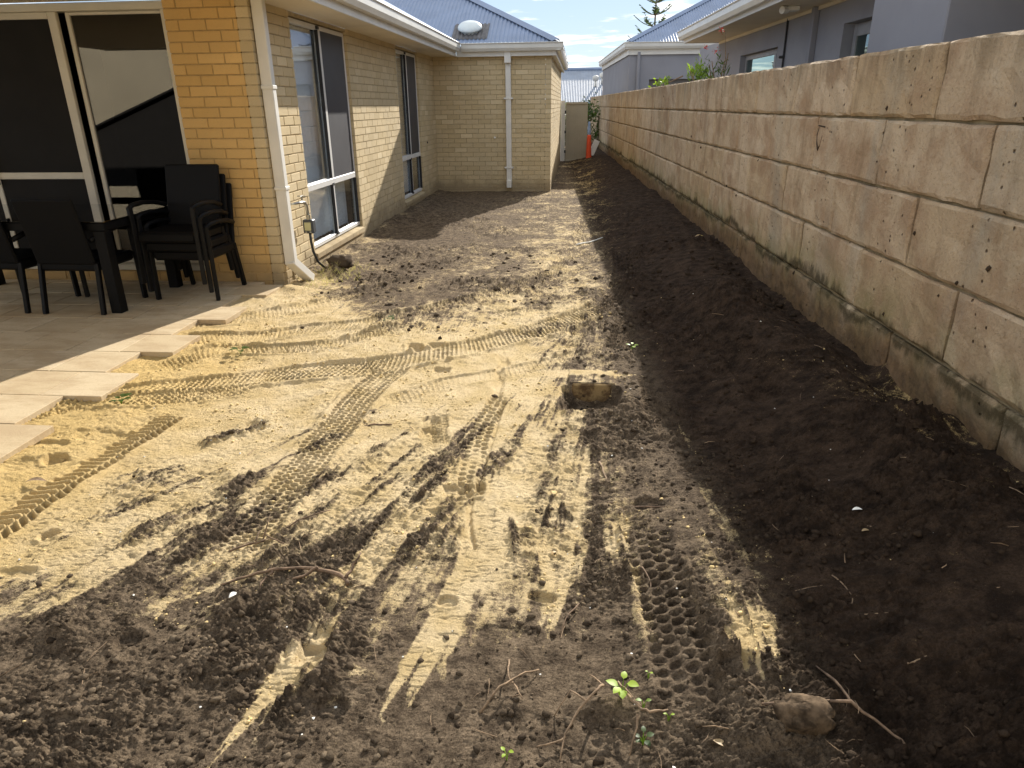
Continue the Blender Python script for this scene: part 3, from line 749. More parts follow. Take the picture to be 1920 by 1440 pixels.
# ================================================================== HOUSE
house = empty('brick_house', (-2.75, 6.29, 0), 'single storey cream brick house with blue steel roof along the left of the yard', 'house')
HO = Vector((-2.75, 6.29, 0))
def hb(m, name, mat, parent=None, smooth=False):
    """mesh given in world coordinates, parented under the house"""
    m.v = [(a-HO.x, b-HO.y, c) for a, b, c in m.v]
    return m.build(name, mat, parent if parent is not None else house, smooth)
BL, BH, JT = .24, .086, .010
bricks = []   # (apparent size, center, halfdims, axis, wall, material)
def brick_wall(wall_name, p0, p1, nrm, z0, rows_, openings, mat, mmat, depth=.11, zt=2.45):
    """openings: (s0, s1, z0, z1) along the wall"""
    p0 = Vector(p0); p1 = Vector(p1); L = (p1-p0).length; t = (p1-p0)/L; n = Vector(nrm)
    # mortar core: vertical strips between openings
    m = MB()
    def slab(s0, s1, za, zb):
        if s1-s0 < .01 or zb-za < .01: return
        a = p0+t*s0-n*.007; b = p0+t*s1-n*.007; c = b-n*(depth-.014); d = a-n*(depth-.014)
        vs = [Vector((q.x, q.y, z)) for z in (za, zb) for q in (a, b, c, d)]
        m.add(vs, [[0, 1, 2, 3], [4, 7, 6, 5], [0, 4, 5, 1], [1, 5, 6, 2], [2, 6, 7, 3], [3, 7, 4, 0]])
    cuts = sorted(set([0.006, L-.006]+[o[0]-.006 for o in openings]+[o[1]+.006 for o in openings]))
    for a, b in zip(cuts[:-1], cuts[1:]):
        mid_ = (a+b)/2; op = [o for o in openings if o[0]-.01 < mid_ < o[1]+.01]
        if op:
            slab(a, b, -.12, op[0][2]-.006); slab(a, b, op[0][3]+.006, zt)
        else: slab(a, b, -.12, zt)
    wall = hb(m, 'wall', mmat)
    for r in range(rows_):
        za = z0+r*BH; zb = min(za+BH-JT, zt)
        if za > zt-.02: break
        off = -(BL/2 if r % 2 else 0)
        spans = [(0., L)]
        for o in openings:
            if zb > o[2]+.012 and za < o[3]-.012:
                ns = []
                for a, b in spans:
                    if o[1] <= a or o[0] >= b: ns.append((a, b)); continue
                    if o[0] > a: ns.append((a, o[0]))
                    if o[1] < b: ns.append((o[1], b))
                spans = ns
        k0 = off
        s = off
        while s < L:
            a = s; b = s+BL-JT
            for u0, u1 in spans:
                aa, bb_ = max(a, u0), min(b, u1)
                if bb_-aa > .025:
                    c = p0+t*((aa+bb_)/2)-n*(depth/2)
                    view = Vector((0, 0, H))-Vector((c.x, c.y, (za+zb)/2))
                    cosv = max(0, view.normalized().dot(n))
                    size = (bb_-aa)*BH*cosv/view.length_squared
                    bricks.append((size, Vector((c.x, c.y, (za+zb)/2)), (bb_-aa, zb-za, depth), t.copy(), n.copy(), wall, mat))
            s += BL
    return wall
# side wall facing the yard, openings for two windows
YW0, YW1 = 6.29, 14.2
W1 = (7.17-YW0, 8.93-YW0, .155, 2.41); W2 = (11.31-YW0, 12.82-YW0, .155, 2.41)
wall_side = brick_wall('side', (-2.75, YW0, 0), (-2.75, YW1-.002, 0), (1, 0, 0), -.105, 30, [W1, W2], MBRICK, MMORT)
wall_front = brick_wall('front', (-3.49, 6.29, 0), (-2.862, 6.29, 0), (0, -1, 0), .065, 30, [], MBRICKW, MMORTW)
wall_door = brick_wall('under_door', (-7.1, 6.292, 0), (-3.50, 6.292, 0), (0, -1, 0), .065, 1, [], MBRICKW, MMORTW, zt=.15)
wall_over = brick_wall('left', (-7.3, 6.29, 0), (-6.35, 6.29, 0), (0, -1, 0), .065, 30, [], MBRICKW, MMORTW)
wall_far = brick_wall('far', (-2.87, 14.2, 0), (-.632, 14.2, 0), (0, -1, 0), -.105, 30, [], MBRICK, MMORT)
wall_east = brick_wall('east', (-.52, 14.2, 0), (-.52, 21.9, 0), (1, 0, 0), -.105, 30, [], MBRICK, MMORT)
bricks.sort(key=lambda q: -q[0])
cache = {}
for size, c, (ln, hg, dp), t, n, wall, mat in bricks[:298]:
    key = (round(ln, 3), round(hg, 3), abs(t.x) > .5, mat.name)
    if key not in cache:
        m = MB()
        if abs(t.x) > .5: m.bbox(-ln/2, ln/2, -dp/2, dp/2, -hg/2, hg/2, b=.0035)
        else: m.bbox(-dp/2, dp/2, -ln/2, ln/2, -hg/2, hg/2, b=.0035)
        me_ = m.mesh('brick'); me_.materials.append(mat)
        import bmesh
        bm = bmesh.new(); bm.from_mesh(me_); bmesh.ops.recalc_face_normals(bm, faces=bm.faces); bm.to_mesh(me_); bm.free()
        cache[key] = me_
    o = link('brick', cache[key], None, wall)
    jit = n*random.uniform(-.0018, .0018)
    o.location = (c.x-HO.x+jit.x, c.y-HO.y+jit.y, c.z)
    o.rotation_euler = (0, 0, 0)
rest = {}
for size, c, (ln, hg, dp), t, n, wall, mat in bricks[298:]:
    m = rest.setdefault(wall.name, (MB(), wall, mat))[0]
    j = n*random.uniform(-.0018, .0018); c = c+j
    if abs(t.x) > .5: m.box(c.x-ln/2, c.x+ln/2, c.y-dp/2, c.y+dp/2, c.z-hg/2, c.z+hg/2)
    else: m.box(c.x-dp/2, c.x+dp/2, c.y-ln/2, c.y+ln/2, c.z-hg/2, c.z+hg/2)
for k, (m, wall, mat) in rest.items():
    o = hb(m, 'brickwork', mat, wall); tag(o, kind='stuff')
# rooms behind the glass
def room(x0, x1, y0, y1, z0, z1, openside, mat):
    m = MB(); A = [(x0, y0), (x1, y0), (x1, y1), (x0, y1)]
    for i in range(4):
        if i == openside: continue
        a = A[i]; b = A[(i+1) % 4]; m.quad((*a, z0), (*b, z0), (*b, z1), (*a, z1))
    m.quad((x0, y0, z0), (x1, y0, z0), (x1, y1, z0), (x0, y1, z0)); m.quad((x0, y0, z1), (x1, y0, z1), (x1, y1, z1), (x0, y1, z1))
    return m
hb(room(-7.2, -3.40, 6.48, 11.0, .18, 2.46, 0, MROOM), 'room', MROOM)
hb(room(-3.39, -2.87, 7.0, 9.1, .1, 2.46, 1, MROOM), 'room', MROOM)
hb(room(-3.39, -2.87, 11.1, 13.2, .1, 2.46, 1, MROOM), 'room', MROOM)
# sofa seen dimly through the door
m = MB()
m.bbox(-4.9, -3.5, 8.9, 9.8, .25, .62, b=.05); m.bbox(-4.9, -3.5, 9.55, 9.85, .62, 1.05, b=.05); m.bbox(-5.1, -4.9, 8.9, 9.85, .25, .8, b=.04)
m.v = [(a, b, c) for a, b, c in m.v]
so_ = m.build('sofa', MSOFA); tag(so_, 'red brown sofa dimly seen indoors behind the sliding glass door', 'sofa')
# windows of the side wall (frame recessed in the reveal)
def side_window(y0, y1, z0, z1, zt, xf=-2.835):
    f = MB(); w = .045; d = .05
    ym = (y0+y1)/2
    f.bbox(xf, xf+d, y0, y0+w, z0, z1, b=.004); f.bbox(xf, xf+d, y1-w, y1, z0, z1, b=.004)
    f.bbox(xf, xf+d, y0+w, y1-w, z1-w, z1, b=.004); f.bbox(xf, xf+d, y0+w, y1-w, z0, z0+w, b=.004)
    f.bbox(xf+.006, xf+d+.012, y0+w, y1-w, zt-.035, zt+.03, b=.004)
    f.bbox(xf+.004, xf+d+.004, ym-.03, ym+.03, z0+w, zt-.036, b=.004); f.bbox(xf+.008, xf+d+.012, ym-.035, ym+.03, zt+.031, z1-w, b=.004)
    fo = hb(f, 'window', MALU)
    def pane(a, b, c, d_, x, mat, nm='pane'):
        q = MB(); q.box(x, x+.006, a, b, c, d_); hb(q, nm, mat, fo)
    pane(y0+w, ym-.03, z0+w, zt-.036, xf+.02, MGLASS); pane(ym+.03, y1-w, z0+w, zt-.036, xf+.02, MGLASS)
    pane(y0+w, ym-.036, zt+.031, z1-w, xf+.02, MGLASS); pane(ym+.031, y1-w, zt+.031, z1-w, xf+.02, MGLASS)
    pane(ym+.031, y1-w, zt+.031, z1-w, xf+.040, MSCREEN, 'insect_screen')
    q = MB()
    for (a, b, c) in ((ym-.050, z0+w, zt-.04), (ym-.055, zt+.04, z1-w), (y1-w-.012, z0+w, zt-.04)):
        q = MB(); q.box(xf+.03, xf+d+.0155, a, a+.012, b, c); hb(q, 'seal', MBLACKG, fo)
    for (yy, zz) in ((ym-.03, zt-.05), (ym-.03, z0+.03), (ym-.035, z1-w+.006)): 
        q = MB(); q.box(xf+.03, xf+d+.018, yy-.03, yy+.03, zz, zz+.03); hb(q, 'latch', MBLACKG, fo)
    # vertical blinds inside
    q = MB(); yy = y0+.01; kk = 0; prev = None
    while yy < y1:
        xx = xf-.11+(.016 if kk % 2 else -.016)*random.uniform(.5, 1.3); cur = (xx, yy)
        if prev: q.quad((*prev, z0+.03), (*cur, z0+.03), (*cur, z1-.03), (*prev, z1-.03))
        prev = cur; kk += 1; yy += random.uniform(.035, .06)
    hb(q, 'blind', MBLIND, fo)
side_window(YW0+W1[0]+.004, YW0+W1[1]-.004, .185, 2.405, .815)
side_window(YW0+W2[0]+.004, YW0+W2[1]-.004, .185, 2.405, .815)
for wv in (W1, W2):   # cream sill bricks, sloping
    m = MB(); y = YW0+wv[0]+.004; n_ = 7; st_ = (wv[1]-wv[0]-.008)/n_
    for i in range(n_):
        m = MB(); a = y+i*st_; m.add([(-2.84, a, .10), (-2.725, a, .10), (-2.725, a+st_-.006, .10), (-2.84, a+st_-.006, .10), (-2.84, a, .182), (-2.725, a, .150), (-2.725, a+st_-.006, .150), (-2.84, a+st_-.006, .182)],
            [[0, 1, 2, 3], [4, 5, 6, 7], [0, 1, 5, 4], [1, 2, 6, 5], [2, 3, 7, 6], [3, 0, 4, 7]])
        hb(m, 'sill_brick', MBRICK, wall_side)
# sliding door facing the camera
m = MB(); yd = 6.395
m.bbox(-6.30, -3.505, yd-.06, yd+.08, 2.385, 2.449, b=.004); m.bbox(-6.30, -3.505, yd-.07, yd+.08, .152, .205, b=.004); m.bbox(-3.545, -3.493, yd-.055, yd+.08, .205, 2.385, b=.004); m.bbox(-6.34, -6.30, yd-.055, yd+.08, .152, 2.449, b=.004)
door = hb(m, 'sliding_door', MDOORAL)
m = MB()
m.bbox(-4.575, -4.495, yd-.045, yd-.005, .207, 2.383, b=.004); m.bbox(-6.298, -4.575, yd-.045, yd-.005, 1.0, 1.06, b=.004); m.bbox(-6.298, -4.575, yd-.045, yd-.005, 2.33, 2.383, b=.004)
m.bbox(-6.298, -4.575, yd-.045, yd-.005, .207, .30, b=.004); m.bbox(-5.47, -5.42, yd-.044, yd-.006, .30, 2.33, b=.003)
hb(m, 'stile', MDOORAL, door)
m = MB(); m.bbox(-4.448, -4.41, yd+.01, yd+.05, .207, 2.383, b=.004); m.bbox(-4.41, -3.547, yd+.01, yd+.05, .207, .27, b=.004); m.bbox(-4.41, -3.547, yd+.01, yd+.05, 2.36, 2.383, b=.004)
hb(m, 'stile', MDOORAL, door)
for x0, x1, z0, z1, yy in ((-4.41, -3.547, .27, 2.36, yd+.03), (-5.42, -4.575, .30, 1.0, yd-.02), (-5.42, -4.575, 1.06, 2.33, yd-.02), (-6.3, -5.47, .3, 2.33, yd-.02)):
    m = MB(); m.box(x0, x1, yy, yy+.006, z0, z1); hb(m, 'pane', MGLASSD, door)
for x0, x1, z0, z1 in ((-5.42, -4.575, .30, 1.0), (-5.42, -4.575, 1.06, 2.33), (-6.3, -5.47, .3, 2.33)):
    m = MB(); m.box(x0, x1, yd-.036, yd-.032, z0, z1); hb(m, 'insect_screen', MSCREENB, door)
m = MB(); m.bbox(-5.44, -5.425, yd-.085, yd-.045, .95, 1.25, b=.003); hb(m, 'handle', MBLACKG, door)
# soffit, fascia, gutter
XF, XG = -2.30, -2.18
m = MB(); m.box(-2.752, XF+.004, 1.62, 14.198, 2.449, 2.461); m.box(-7.3, -2.752, 1.62, 6.288, 2.449, 2.461); hb(m, 'soffit', MSOFFIT)
m = MB(); m.box(XF, XF+.022, 1.6, 14.05, 2.44, 2.62); hb(m, 'fascia', MWHITE)
m = MB(); m.box(-7.3, XF, 1.578, 1.60, 2.44, 2.62); hb(m, 'fascia', MWHITE)
GP = [(0, 0), (.075, 0), (.085, .02), (.10, .05), (.10, .118), (.112, .122), (.118, .132), (.110, .14), (.098, .134), (.092, .125), (.092, .052), (.078, .024), (.07, .008), (0, .008)]
def gutter(p0, p1, name='gutter', mat=MGUTTER):
    m = MB(); m.prism([(a, c) for a, c in GP], p0, p1); return m
hb(gutter((XF+.023, 13.948, 2.515), (XF+.023, 1.5, 2.515)), 'gutter', MGUTTER)   # right of travel (-y) is -x; flipped below
go = bpy.data.objects['gutter']; go.data.transform(Matrix.Translation((2*(XF+.023-HO.x), 0, 0)) @ Matrix.Scale(-1, 4, (1, 0, 0)))
go.data.flip_normals()
m = MB(); m.box(-2.276, -.43, 14.07, 14.092, 2.435, 2.61); m.box(-2.75, -.43, 14.092, 14.198, 2.4505, 2.461); hb(m, 'fascia', MWHITE)
m = MB(); m.prism(GP, (-2.17, 14.07, 2.515), (-.30, 14.07, 2.515)); hb(m, 'gutter', MGUTTER)
m = MB(); m.box(-.4525, -.43, 14.093, 21.9, 2.435, 2.61); m.box(-.52, -.4525, 14.092, 21.9, 2.4505, 2.461); hb(m, 'fascia', MWHITE)
m = MB(); m.prism([(-a, c) for a, c in GP], (-.4295, 21.9, 2.515), (-.4295, 13.96, 2.515)); hb(m, 'gutter', MGUTTER)
# roof sheets, corrugations as geometry
RP = .52; PER = .076
def corr_sheet(xs_, fn, name, mat=MROOF, parent=None, amp=.009):
    """xs_: stations across the sheet; fn(s) -> (bottom point, top point, phase coordinate) or None"""
    v = []; f = []; last = False; segs = 4
    for s in xs_:
        r = fn(s)
        if r is None: last = False; continue
        a, b, ph = r; dz = amp*math.sin(2*math.pi*ph/PER)
        for k in range(segs+1):
            q = a+(b-a)*(k/segs); v.append((q.x, q.y, q.z+dz))
        n_ = len(v)
        if last:
            for k in range(segs): f.append([n_-2*(segs+1)+k, n_-2*(segs+1)+k+1, n_-(segs+1)+k+1, n_-(segs+1)+k])
        last = True
    m = MB(); m.v = v; m.f = f
    return m
ZG = 2.655
def planeA(x):
    yb = 14.0 if x > -2.18 else 14.0+(-2.18-x); yt = 14.0+(-.40-x)
    return Vector((x, yb, ZG+RP*(yb-14))), Vector((x, yt, ZG+RP*(yt-14))), x
hb(corr_sheet(np.arange(-8.4, -.405, PER/7), planeA, 'roof'), 'roof', MROOF, smooth=True)
def planeS(y):
    xb = -2.18; t_ = min(6, 14.0-y if False else 6)
    if y < 14: xt = -2.18-min(6.0, y-1.5)
    if y >= 14:
        xb = -2.18-(y-14); xt = -8.2
        if xb < xt: return None
    if y < 1.52: return None
    return Vector((xb, y, ZG+RP*(-2.18-xb))), Vector((xt, y, ZG+RP*(-2.18-xt))), y
hb(corr_sheet(np.arange(1.5, 19.9, PER/5), planeS, 'roof'), 'roof', MROOF, smooth=True)
def planeF(x):   # above the alfresco, faces the camera side
    yt = 1.5+(-2.18-x); return Vector((x, 1.5, ZG)), Vector((x, yt, ZG+RP*(yt-1.5))), x
hb(corr_sheet(np.arange(-8.1, -2.2, PER/2), planeF, 'roof'), 'roof', MROOF, smooth=True)
def planeE(y):
    xt = -.40-min(3.6, y-14.0); return Vector((-.32, y, ZG-.03)), Vector((xt, y, ZG+RP*(-.40-xt))), y
hb(corr_sheet(np.arange(14.02, 22, PER/4), planeE, 'roof'), 'roof', MROOF, smooth=True)
m = MB()   # hip and valley caps
for k in range(1):
    a = Vector((-.38, 13.98, ZG+.012)); b = a+Vector((-7, 7, 7*RP))
    m.add([a+Vector((-.13, -.02, -.0)), a+Vector((0, 0, .035)), a+Vector((.02, .13, 0)), b+Vector((-.13, -.02, 0)), b+Vector((0, 0, .035)), b+Vector((.02, .13, 0))], [[0, 1, 4, 3], [1, 2, 5, 4]])
hb(m, 'ridge_cap', MROOF)
# roof ventilator dome on its flashing
rd = (HO.x, HO.y)
def onA(x, y, d=0.): return Vector((x, y, ZG+RP*(y-14)+d))
m = MB(); nA = Vector((0, -RP, 1)).normalized()
xs_ = np.arange(-2.38, -1.70, PER/6)
pr = None
for x in xs_:
    dz = .012+.010*math.sin(2*math.pi*x/PER); a = onA(x, 14.13, dz); b = onA(x, 14.72, dz)
    if pr: m.quad(pr[0], a, b, pr[1])
    pr = (a, b)
fl = hb(m, 'roof_vent', MFLASH)
m = MB(); ctr = onA(-2.06, 14.45, .02); ringsn = 20
prof = [(.17, -.02), (.17, .045), (.225, .045), (.23, .065), (.215, .095), (.175, .125), (.11, .148), (0.001, .155)]
for i, (r, hh) in enumerate(prof):
    for k in range(ringsn):
        a = 2*math.pi*k/ringsn; m.v.append(tuple(ctr+Vector((math.cos(a)*r, math.sin(a)*r*.88-hh*.42, hh-.02+math.sin(a)*r*.88*.46))))
for i in range(len(prof)-1):
    for k in range(ringsn): m.f.append([i*ringsn+k, i*ringsn+(k+1) % ringsn, (i+1)*ringsn+(k+1) % ringsn, (i+1)*ringsn+k])
hb(m, 'dome', simple('dome_plastic', (.74, .78, .74), .3, .05), fl, smooth=True)
# downpipes
m = MB(); m.bbox(-2.742, -2.642, 6.292+.04, 6.292+.115, .22, 2.448, b=.006); dpp = hb(m, 'downpipe', MWHITE)
Mk = Matrix.Translation((-2.69, 6.37, .235)) @ Matrix.Rotation(math.radians(-52), 4, 'X') @ Matrix.Rotation(math.radians(-14), 4, 'Y')
m = MB(); m.bbox(-.05, .05, -.04, .04, -.33, .03, b=.006, M=Matrix.Translation((-2.69, 6.37, .235)) @ Matrix.Rotation(math.radians(48), 4, 'X') @ Matrix.Rotation(math.radians(-12), 4, 'Y'))
hb(m, 'spout', MWHITE, dpp)
for z in (.9, 1.75):
    m = MB(); m.bbox(-2.746, -2.634, 6.324, 6.415, z, z+.03, b=.003); hb(m, 'strap', MWHITE, dpp)
m = MB(); m.bbox(-1.375, -1.275, 14.115, 14.197, .16, 2.40, b=.006); dp2 = hb(m, 'downpipe', MWHITE)
m = MB(); m.bbox(-1.385, -1.265, 14.04, 14.196, 2.32, 2.60, b=.006); hb(m, 'collar', MWHITE, dp2)
m = MB(); m.bbox(-1.372, -1.278, 14.06, 14.19, .09, .23, b=.006); hb(m, 'shoe', MWHITE, dp2)
m = MB(); m.bbox(-1.41, -1.24, 14.105, 14.199, 1.70, 1.73, b=.003); m.bbox(-1.41, -1.24, 14.105, 14.199, .45, .48, b=.003); hb(m, 'strap', MWHITE, dp2)
m = MB(); m.tube([(-1.60, 14.2, 1.02), (-1.60, 14.17, 1.02)], .02, 8); hb(m, 'wall_plug', MWHITE)
m = MB(); m.tube([(-2.75, 13.28, .98), (-2.735, 13.28, .98)], .02, 6); hb(m, 'weep_hole', MBLACKG)

# ---- tap, timer and hose
tap = empty('garden_tap', (-2.75, 6.76, .62), 'metal garden tap on the sunlit brick wall beside the downpipe', 'tap')
TO = Vector((-2.75, 6.76, .62))
def at0(m, name, mat, par, O, smooth=False):
    m.v = [(a-O.x, b-O.y, c-O.z) for a, b, c in m.v]; return m.build(name, mat, par, smooth)
m = MB(); m.tube([(-2.75, 6.60, .74), (-2.68, 6.62, .745), (-2.66, 6.70, .745), (-2.655, 6.78, .735), (-2.65, 6.81, .69), (-2.65, 6.82, .61)], [.012, .012, .014, .016, .017, .015], 8); at0(m, 'pipe', MCHROME, tap, TO, True)
m = MB(); m.tube([(-2.66, 6.735, .745), (-2.66, 6.735, .80)], .009, 6); m.tube([(-2.70, 6.735, .80), (-2.62, 6.735, .80)], .007, 6); m.tube([(-2.66, 6.70, .80), (-2.66, 6.77, .80)], .007, 6); at0(m, 'handle', MCHROME, tap, TO)
m = MB(); m.tube([(-2.65, 6.82, .61), (-2.65, 6.822, .565)], .022, 8); m.tube([(-2.65, 6.79, .585), (-2.65, 6.87, .60)], .006, 6); at0(m, 'coupling', MCHROME, tap, TO)
tm = empty('tap_timer', (-2.65, 6.83, .5), 'small black tap timer with yellowish display hanging below the garden tap', 'timer'); TO2 = Vector((-2.65, 6.83, .5))
m = MB(); m.bbox(-2.705, -2.60, 6.79, 6.87, .43, .565, b=.01); at0(m, 'body', MTIMER, tm, TO2)
m = MB(); m.bbox(-2.685, -2.62, 6.782, 6.7895, .46, .54, b=.002); at0(m, 'display', MLCD, tm, TO2)
m = MB(); m.bbox(-2.686, -2.665, 6.783, 6.789, .44, .452, b=.002); m.bbox(-2.64, -2.62, 6.783, 6.789, .44, .452, b=.002); at0(m, 'button', MCHROME, tm, TO2)
m = MB(); m.tube([(-2.655, 6.83, .43), (-2.655, 6.835, .34), (-2.65, 6.85, .24), (-2.63, 6.89, .13), (-2.59, 6.96, .05), (-2.55, 7.03, -.02)], .0125, 8)
tag(m.build('hose', MHOSE, None, True), 'black hose running from the tap timer down into the soil', 'hose')

# ================================================================== LIMESTONE WALL
TH = math.atan(.047)
wallE = empty('block_wall', (1.9, 0, 0), 'long reconstituted limestone block wall along the right of the yard, in shade', 'wall', rz=TH)
# local frame: origin at (1.9,0), y' along the wall, -x' face toward the yard
m = MB(); m.box(.026, .29, -5.3, 30.5, -.15, 1.84); core = m.build('mortar_core', MLMORT, wallE)
PITY = 1.02; ZT = 1.865; CH = .359
arr = []
for c in range(6):
    zt = ZT-c*CH; zb = zt-CH+.011
    ph = 3.805 if c % 2 == 0 else 3.245+.05
    y = ph-PITY*9
    while y < 30.4:
        arr.append((y, min(y+PITY, 30.5), zb, zt, c)); y += PITY
def block_mesh(L_, hgt, seed):
    r = random.Random(seed); m = MB()
    # face grid 6x4 with soft chamfer and unevenness
    nx, nz = 11, 5; g = {}
    th_ = .30
    for i in range(nx+1):
        for j in range(nz+1):
            yy = L_*i/nx; zz = hgt*j/nz; ed = (i in (0, nx)) or (j in (0, nz))
            x = r.uniform(.007, .016) if ed else r.uniform(-.006, .006)
            if i in (0, nx): yy += r.uniform(-.004, .004)
            if j in (0, nz): zz += r.uniform(-.005, .003)
            if not ed:
                if i == 1: yy = r.uniform(.012, .026)
                if i == nx-1: yy = L_-r.uniform(.012, .026)
                if j == 1: zz = r.uniform(.010, .024)
                if j == nz-1: zz = hgt-r.uniform(.010, .024)
            g[i, j] = len(m.v); m.v.append((x, yy, zz))
    for i in range(nx):
        for j in range(nz): m.f.append([g[i, j], g[i, j+1], g[i+1, j+1], g[i+1, j]])
    b = len(m.v)
    m.v += [(th_, 0, 0), (th_, L_, 0), (th_, L_, hgt), (th_, 0, hgt)]
    m.f.append([b, b+1, b+2, b+3][::-1])
    m.f.append([g[i, 0] for i in range(nx+1)][::1]+[b+1, b]); m.f.append([g[i, nz] for i in range(nx+1)][::-1]+[b+3, b+2])
    m.f.append([g[0, j] for j in range(nz+1)][::-1]+[b, b+3]); m.f.append([g[nx, j] for j in range(nz+1)]+[b+2, b+1])
    me_ = m.mesh('block'); me_.materials.append(MLIME); return me_
variants = [block_mesh(PITY-.015, CH-.017, k) for k in range(12)]
for y0, y1, zb, zt, c in arr:
    if y1-y0 > PITY-.02: me_ = random.choice(variants)
    elif y1-y0 > .1: me_ = block_mesh(y1-y0-.01, CH-.012, 3)
    else: continue
    o = link('block', me_, None, wallE); o.location = (random.uniform(-.004, .004), y0+.005, zb)
    if c == 0: o.scale = (1, 1, 1+random.uniform(-.006, .006))
# hook-shaped groove and holes as dark tubes; their inner shade is the colour
def WL(yy, z, d=0.): return (d, yy, z)
m = MB(); cyy, cz = 5.26, 1.385
m.tube([WL(cyy-.09, cz+.055, .004), WL(cyy+.03, cz+.06, .004)], .006, 5)
m.tube([WL(cyy+.02, cz+.05, .004), WL(cyy+.035, cz+.0, .004), WL(cyy+.01, cz-.06, .004), WL(cyy-.02, cz-.095, .004), WL(cyy-.045, cz-.06, .004), WL(cyy-.06, cz+.0, .004)], [.004, .007, .009, .010, .006, .004], 5)
m.build('chisel_mark', simple('recess_shade', (.05, .032, .018), .95), wallE)
wd_h = []
m = MB()
for yy, z in ((3.75, .97), (4.3, 1.56), (3.1, .93), (3.3, .82), (3.42, .73), (5.35, .40), (6.6, 1.12), (9.6, 1.2), (9.0, 1.1), (8.6, .85), (7.6, .8), (3.9, .50), (12, 1.7), (7.2, .75)):
    r = random.uniform(.006, .013); m.tube([WL(yy, z-r*1.3, -.001), WL(yy+r*.3, z-.2*r, -.001), WL(yy-r*.3, z+r, -.001), WL(yy, z+1.5*r, -.001)], [r*.3, r, r*.8, r*.25], 7)
m.build('pit', bpy.data.materials['recess_shade'], wallE)

# ================================================================== NEIGHBOUR HOUSE (right, beyond the wall)
XW = 3.47; ZN = 2.71; XE = 2.80
nb = empty('rendered_house', (XW, 0, 0), 'grey rendered neighbour house rising behind the right block wall', 'house', rz=TH)
def nbx(m, name, mat, parent=None, smooth=False):   # coordinates measured from the camera side in the frame of the block wall
    m.v = [(a-XW, b, c) for a, b, c in m.v]; return m.build(name, mat, parent if parent is not None else nb, smooth)
NY0, NY1, NY2, NY3 = 7.65, 9.32, 11.74, 13.84
m = MB()
def nslab(m, y0, y1, z0, z1, x0=XW, x1=XW+.2): m.box(x0, x1, y0, y1, z0, z1)
nslab(m, -5.0, NY0, -.1, ZN); nslab(m, NY0, NY1, 2.43, ZN); nslab(m, NY1, NY2, -.1, ZN); nslab(m, NY2, NY3, 2.36, ZN); nslab(m, NY2, NY3, -.1, 1.1); nslab(m, NY3, 17.4, -.1, ZN)
nw = nbx(m, 'wall', MRENDER)
m = MB(); m.bbox(XW-.07, XW-.002, 10.16, 10.27, -.1, ZN-.005, b=.004); nbx(m, 'downpipe', MRENDERD)
m = MB(); m.bbox(2.83, XW-.003, 5.78, 7.03, -.1, ZN-.003, b=.01); nbx(m, 'blade_wall', MRENDERD)
m = MB(); m.box(XW+.3, XW+.32, 7.5, 14.0, 0, 2.6); nbx(m, 'room', MROOM)
m = MB(); X1 = XW+.12
for a, b in ((7.66, 7.74), (8.43, 8.53), (9.22, 9.31)): m.bbox(X1, X1+.06, a, b, .1, 2.425, b=.004)
m.bbox(X1+.002, X1+.058, 7.74, 8.43, 2.25, 2.425, b=.004); m.bbox(X1+.002, X1+.058, 8.53, 9.22, 2.29, 2.425, b=.004)
MGF = simple('grey_frame', (.36, .36, .37), .5); MTG = glass('tinted_glass', (.8, 1, .95), (.25, .3, .3), .2)
fdoor = nbx(m, 'door', MGF)
for a, b, c in ((7.74, 8.43, 2.25), (8.53, 9.22, 2.29)):
    m = MB(); m.box(X1+.02, X1+.026, a, b, .15, c); nbx(m, 'pane', MTG, fdoor)
m = MB(); X2 = XW+.09
for a, b in ((11.75, 11.82), (12.08, 12.17), (13.75, 13.83)): m.bbox(X2, X2+.05, a, b, 1.1, 2.355, b=.004)
m.bbox(X2+.002, X2+.048, 11.82, 13.75, 2.28, 2.355, b=.004)
fw = nbx(m, 'window', MGF)
for a, b in ((11.82, 12.08), (12.17, 13.75)):
    m = MB(); m.box(X2+.02, X2+.026, a, b, 1.1, 2.28); nbx(m, 'pane', MTG, fw)
m = MB(); m.box(XE, XW+.1, -5, 15.6, ZN, ZN+.012); nbx(m, 'soffit', MSOFFIT)
m = MB(); m.bbox(XW-.026, XW-.001, 7.04, 15.5, ZN-.045, ZN-.001, b=.003); nbx(m, 'cornice', MSOFFIT)
m = MB(); m.box(XE-.022, XE, -5, 15.62, ZN-.015, ZN+.16); m.box(XE, 3.7, 15.60, 15.62, ZN-.015, ZN+.16); nbx(m, 'fascia', MWHITE)
m = MB(); m.prism([(-a*1.1, c*1.15) for a, c in GP], (XE-.023, -5, ZN+.04), (XE-.023, 15.7, ZN+.04))
nbx(m, 'gutter', MGUTTER)
def planeN(y):
    x0 = XE-.10; xt = x0+min(4.5, max(.05, 15.6-y)); return Vector((x0-XW, y, ZN+.19)), Vector((xt-XW, y, ZN+.19+.46*(xt-x0))), y
corr_sheet(np.arange(-5, 15.6, PER/3), planeN, 'roof').build('roof', MROOF, nb, True)
m = MB(); m.tube([(XW-.02, 11.35, 1.0), (XW-.02, 11.35, 2.69)], .014, 6); m.tube([(XW-.02, 11.35, 2.2), (XW-.05, 11.42, 2.2)], .022, 6); nbx(m, 'cable_conduit', MBLACKG)
m = MB(); m.bbox(3.04, 3.18, 10.05, 10.18, ZN-.06, ZN-.001, b=.01); m.tube([(3.04, 10.1, ZN-.04), (2.96, 10.05, ZN-.05)], .045, 8); nbx(m, 'floodlight', MWHITE)

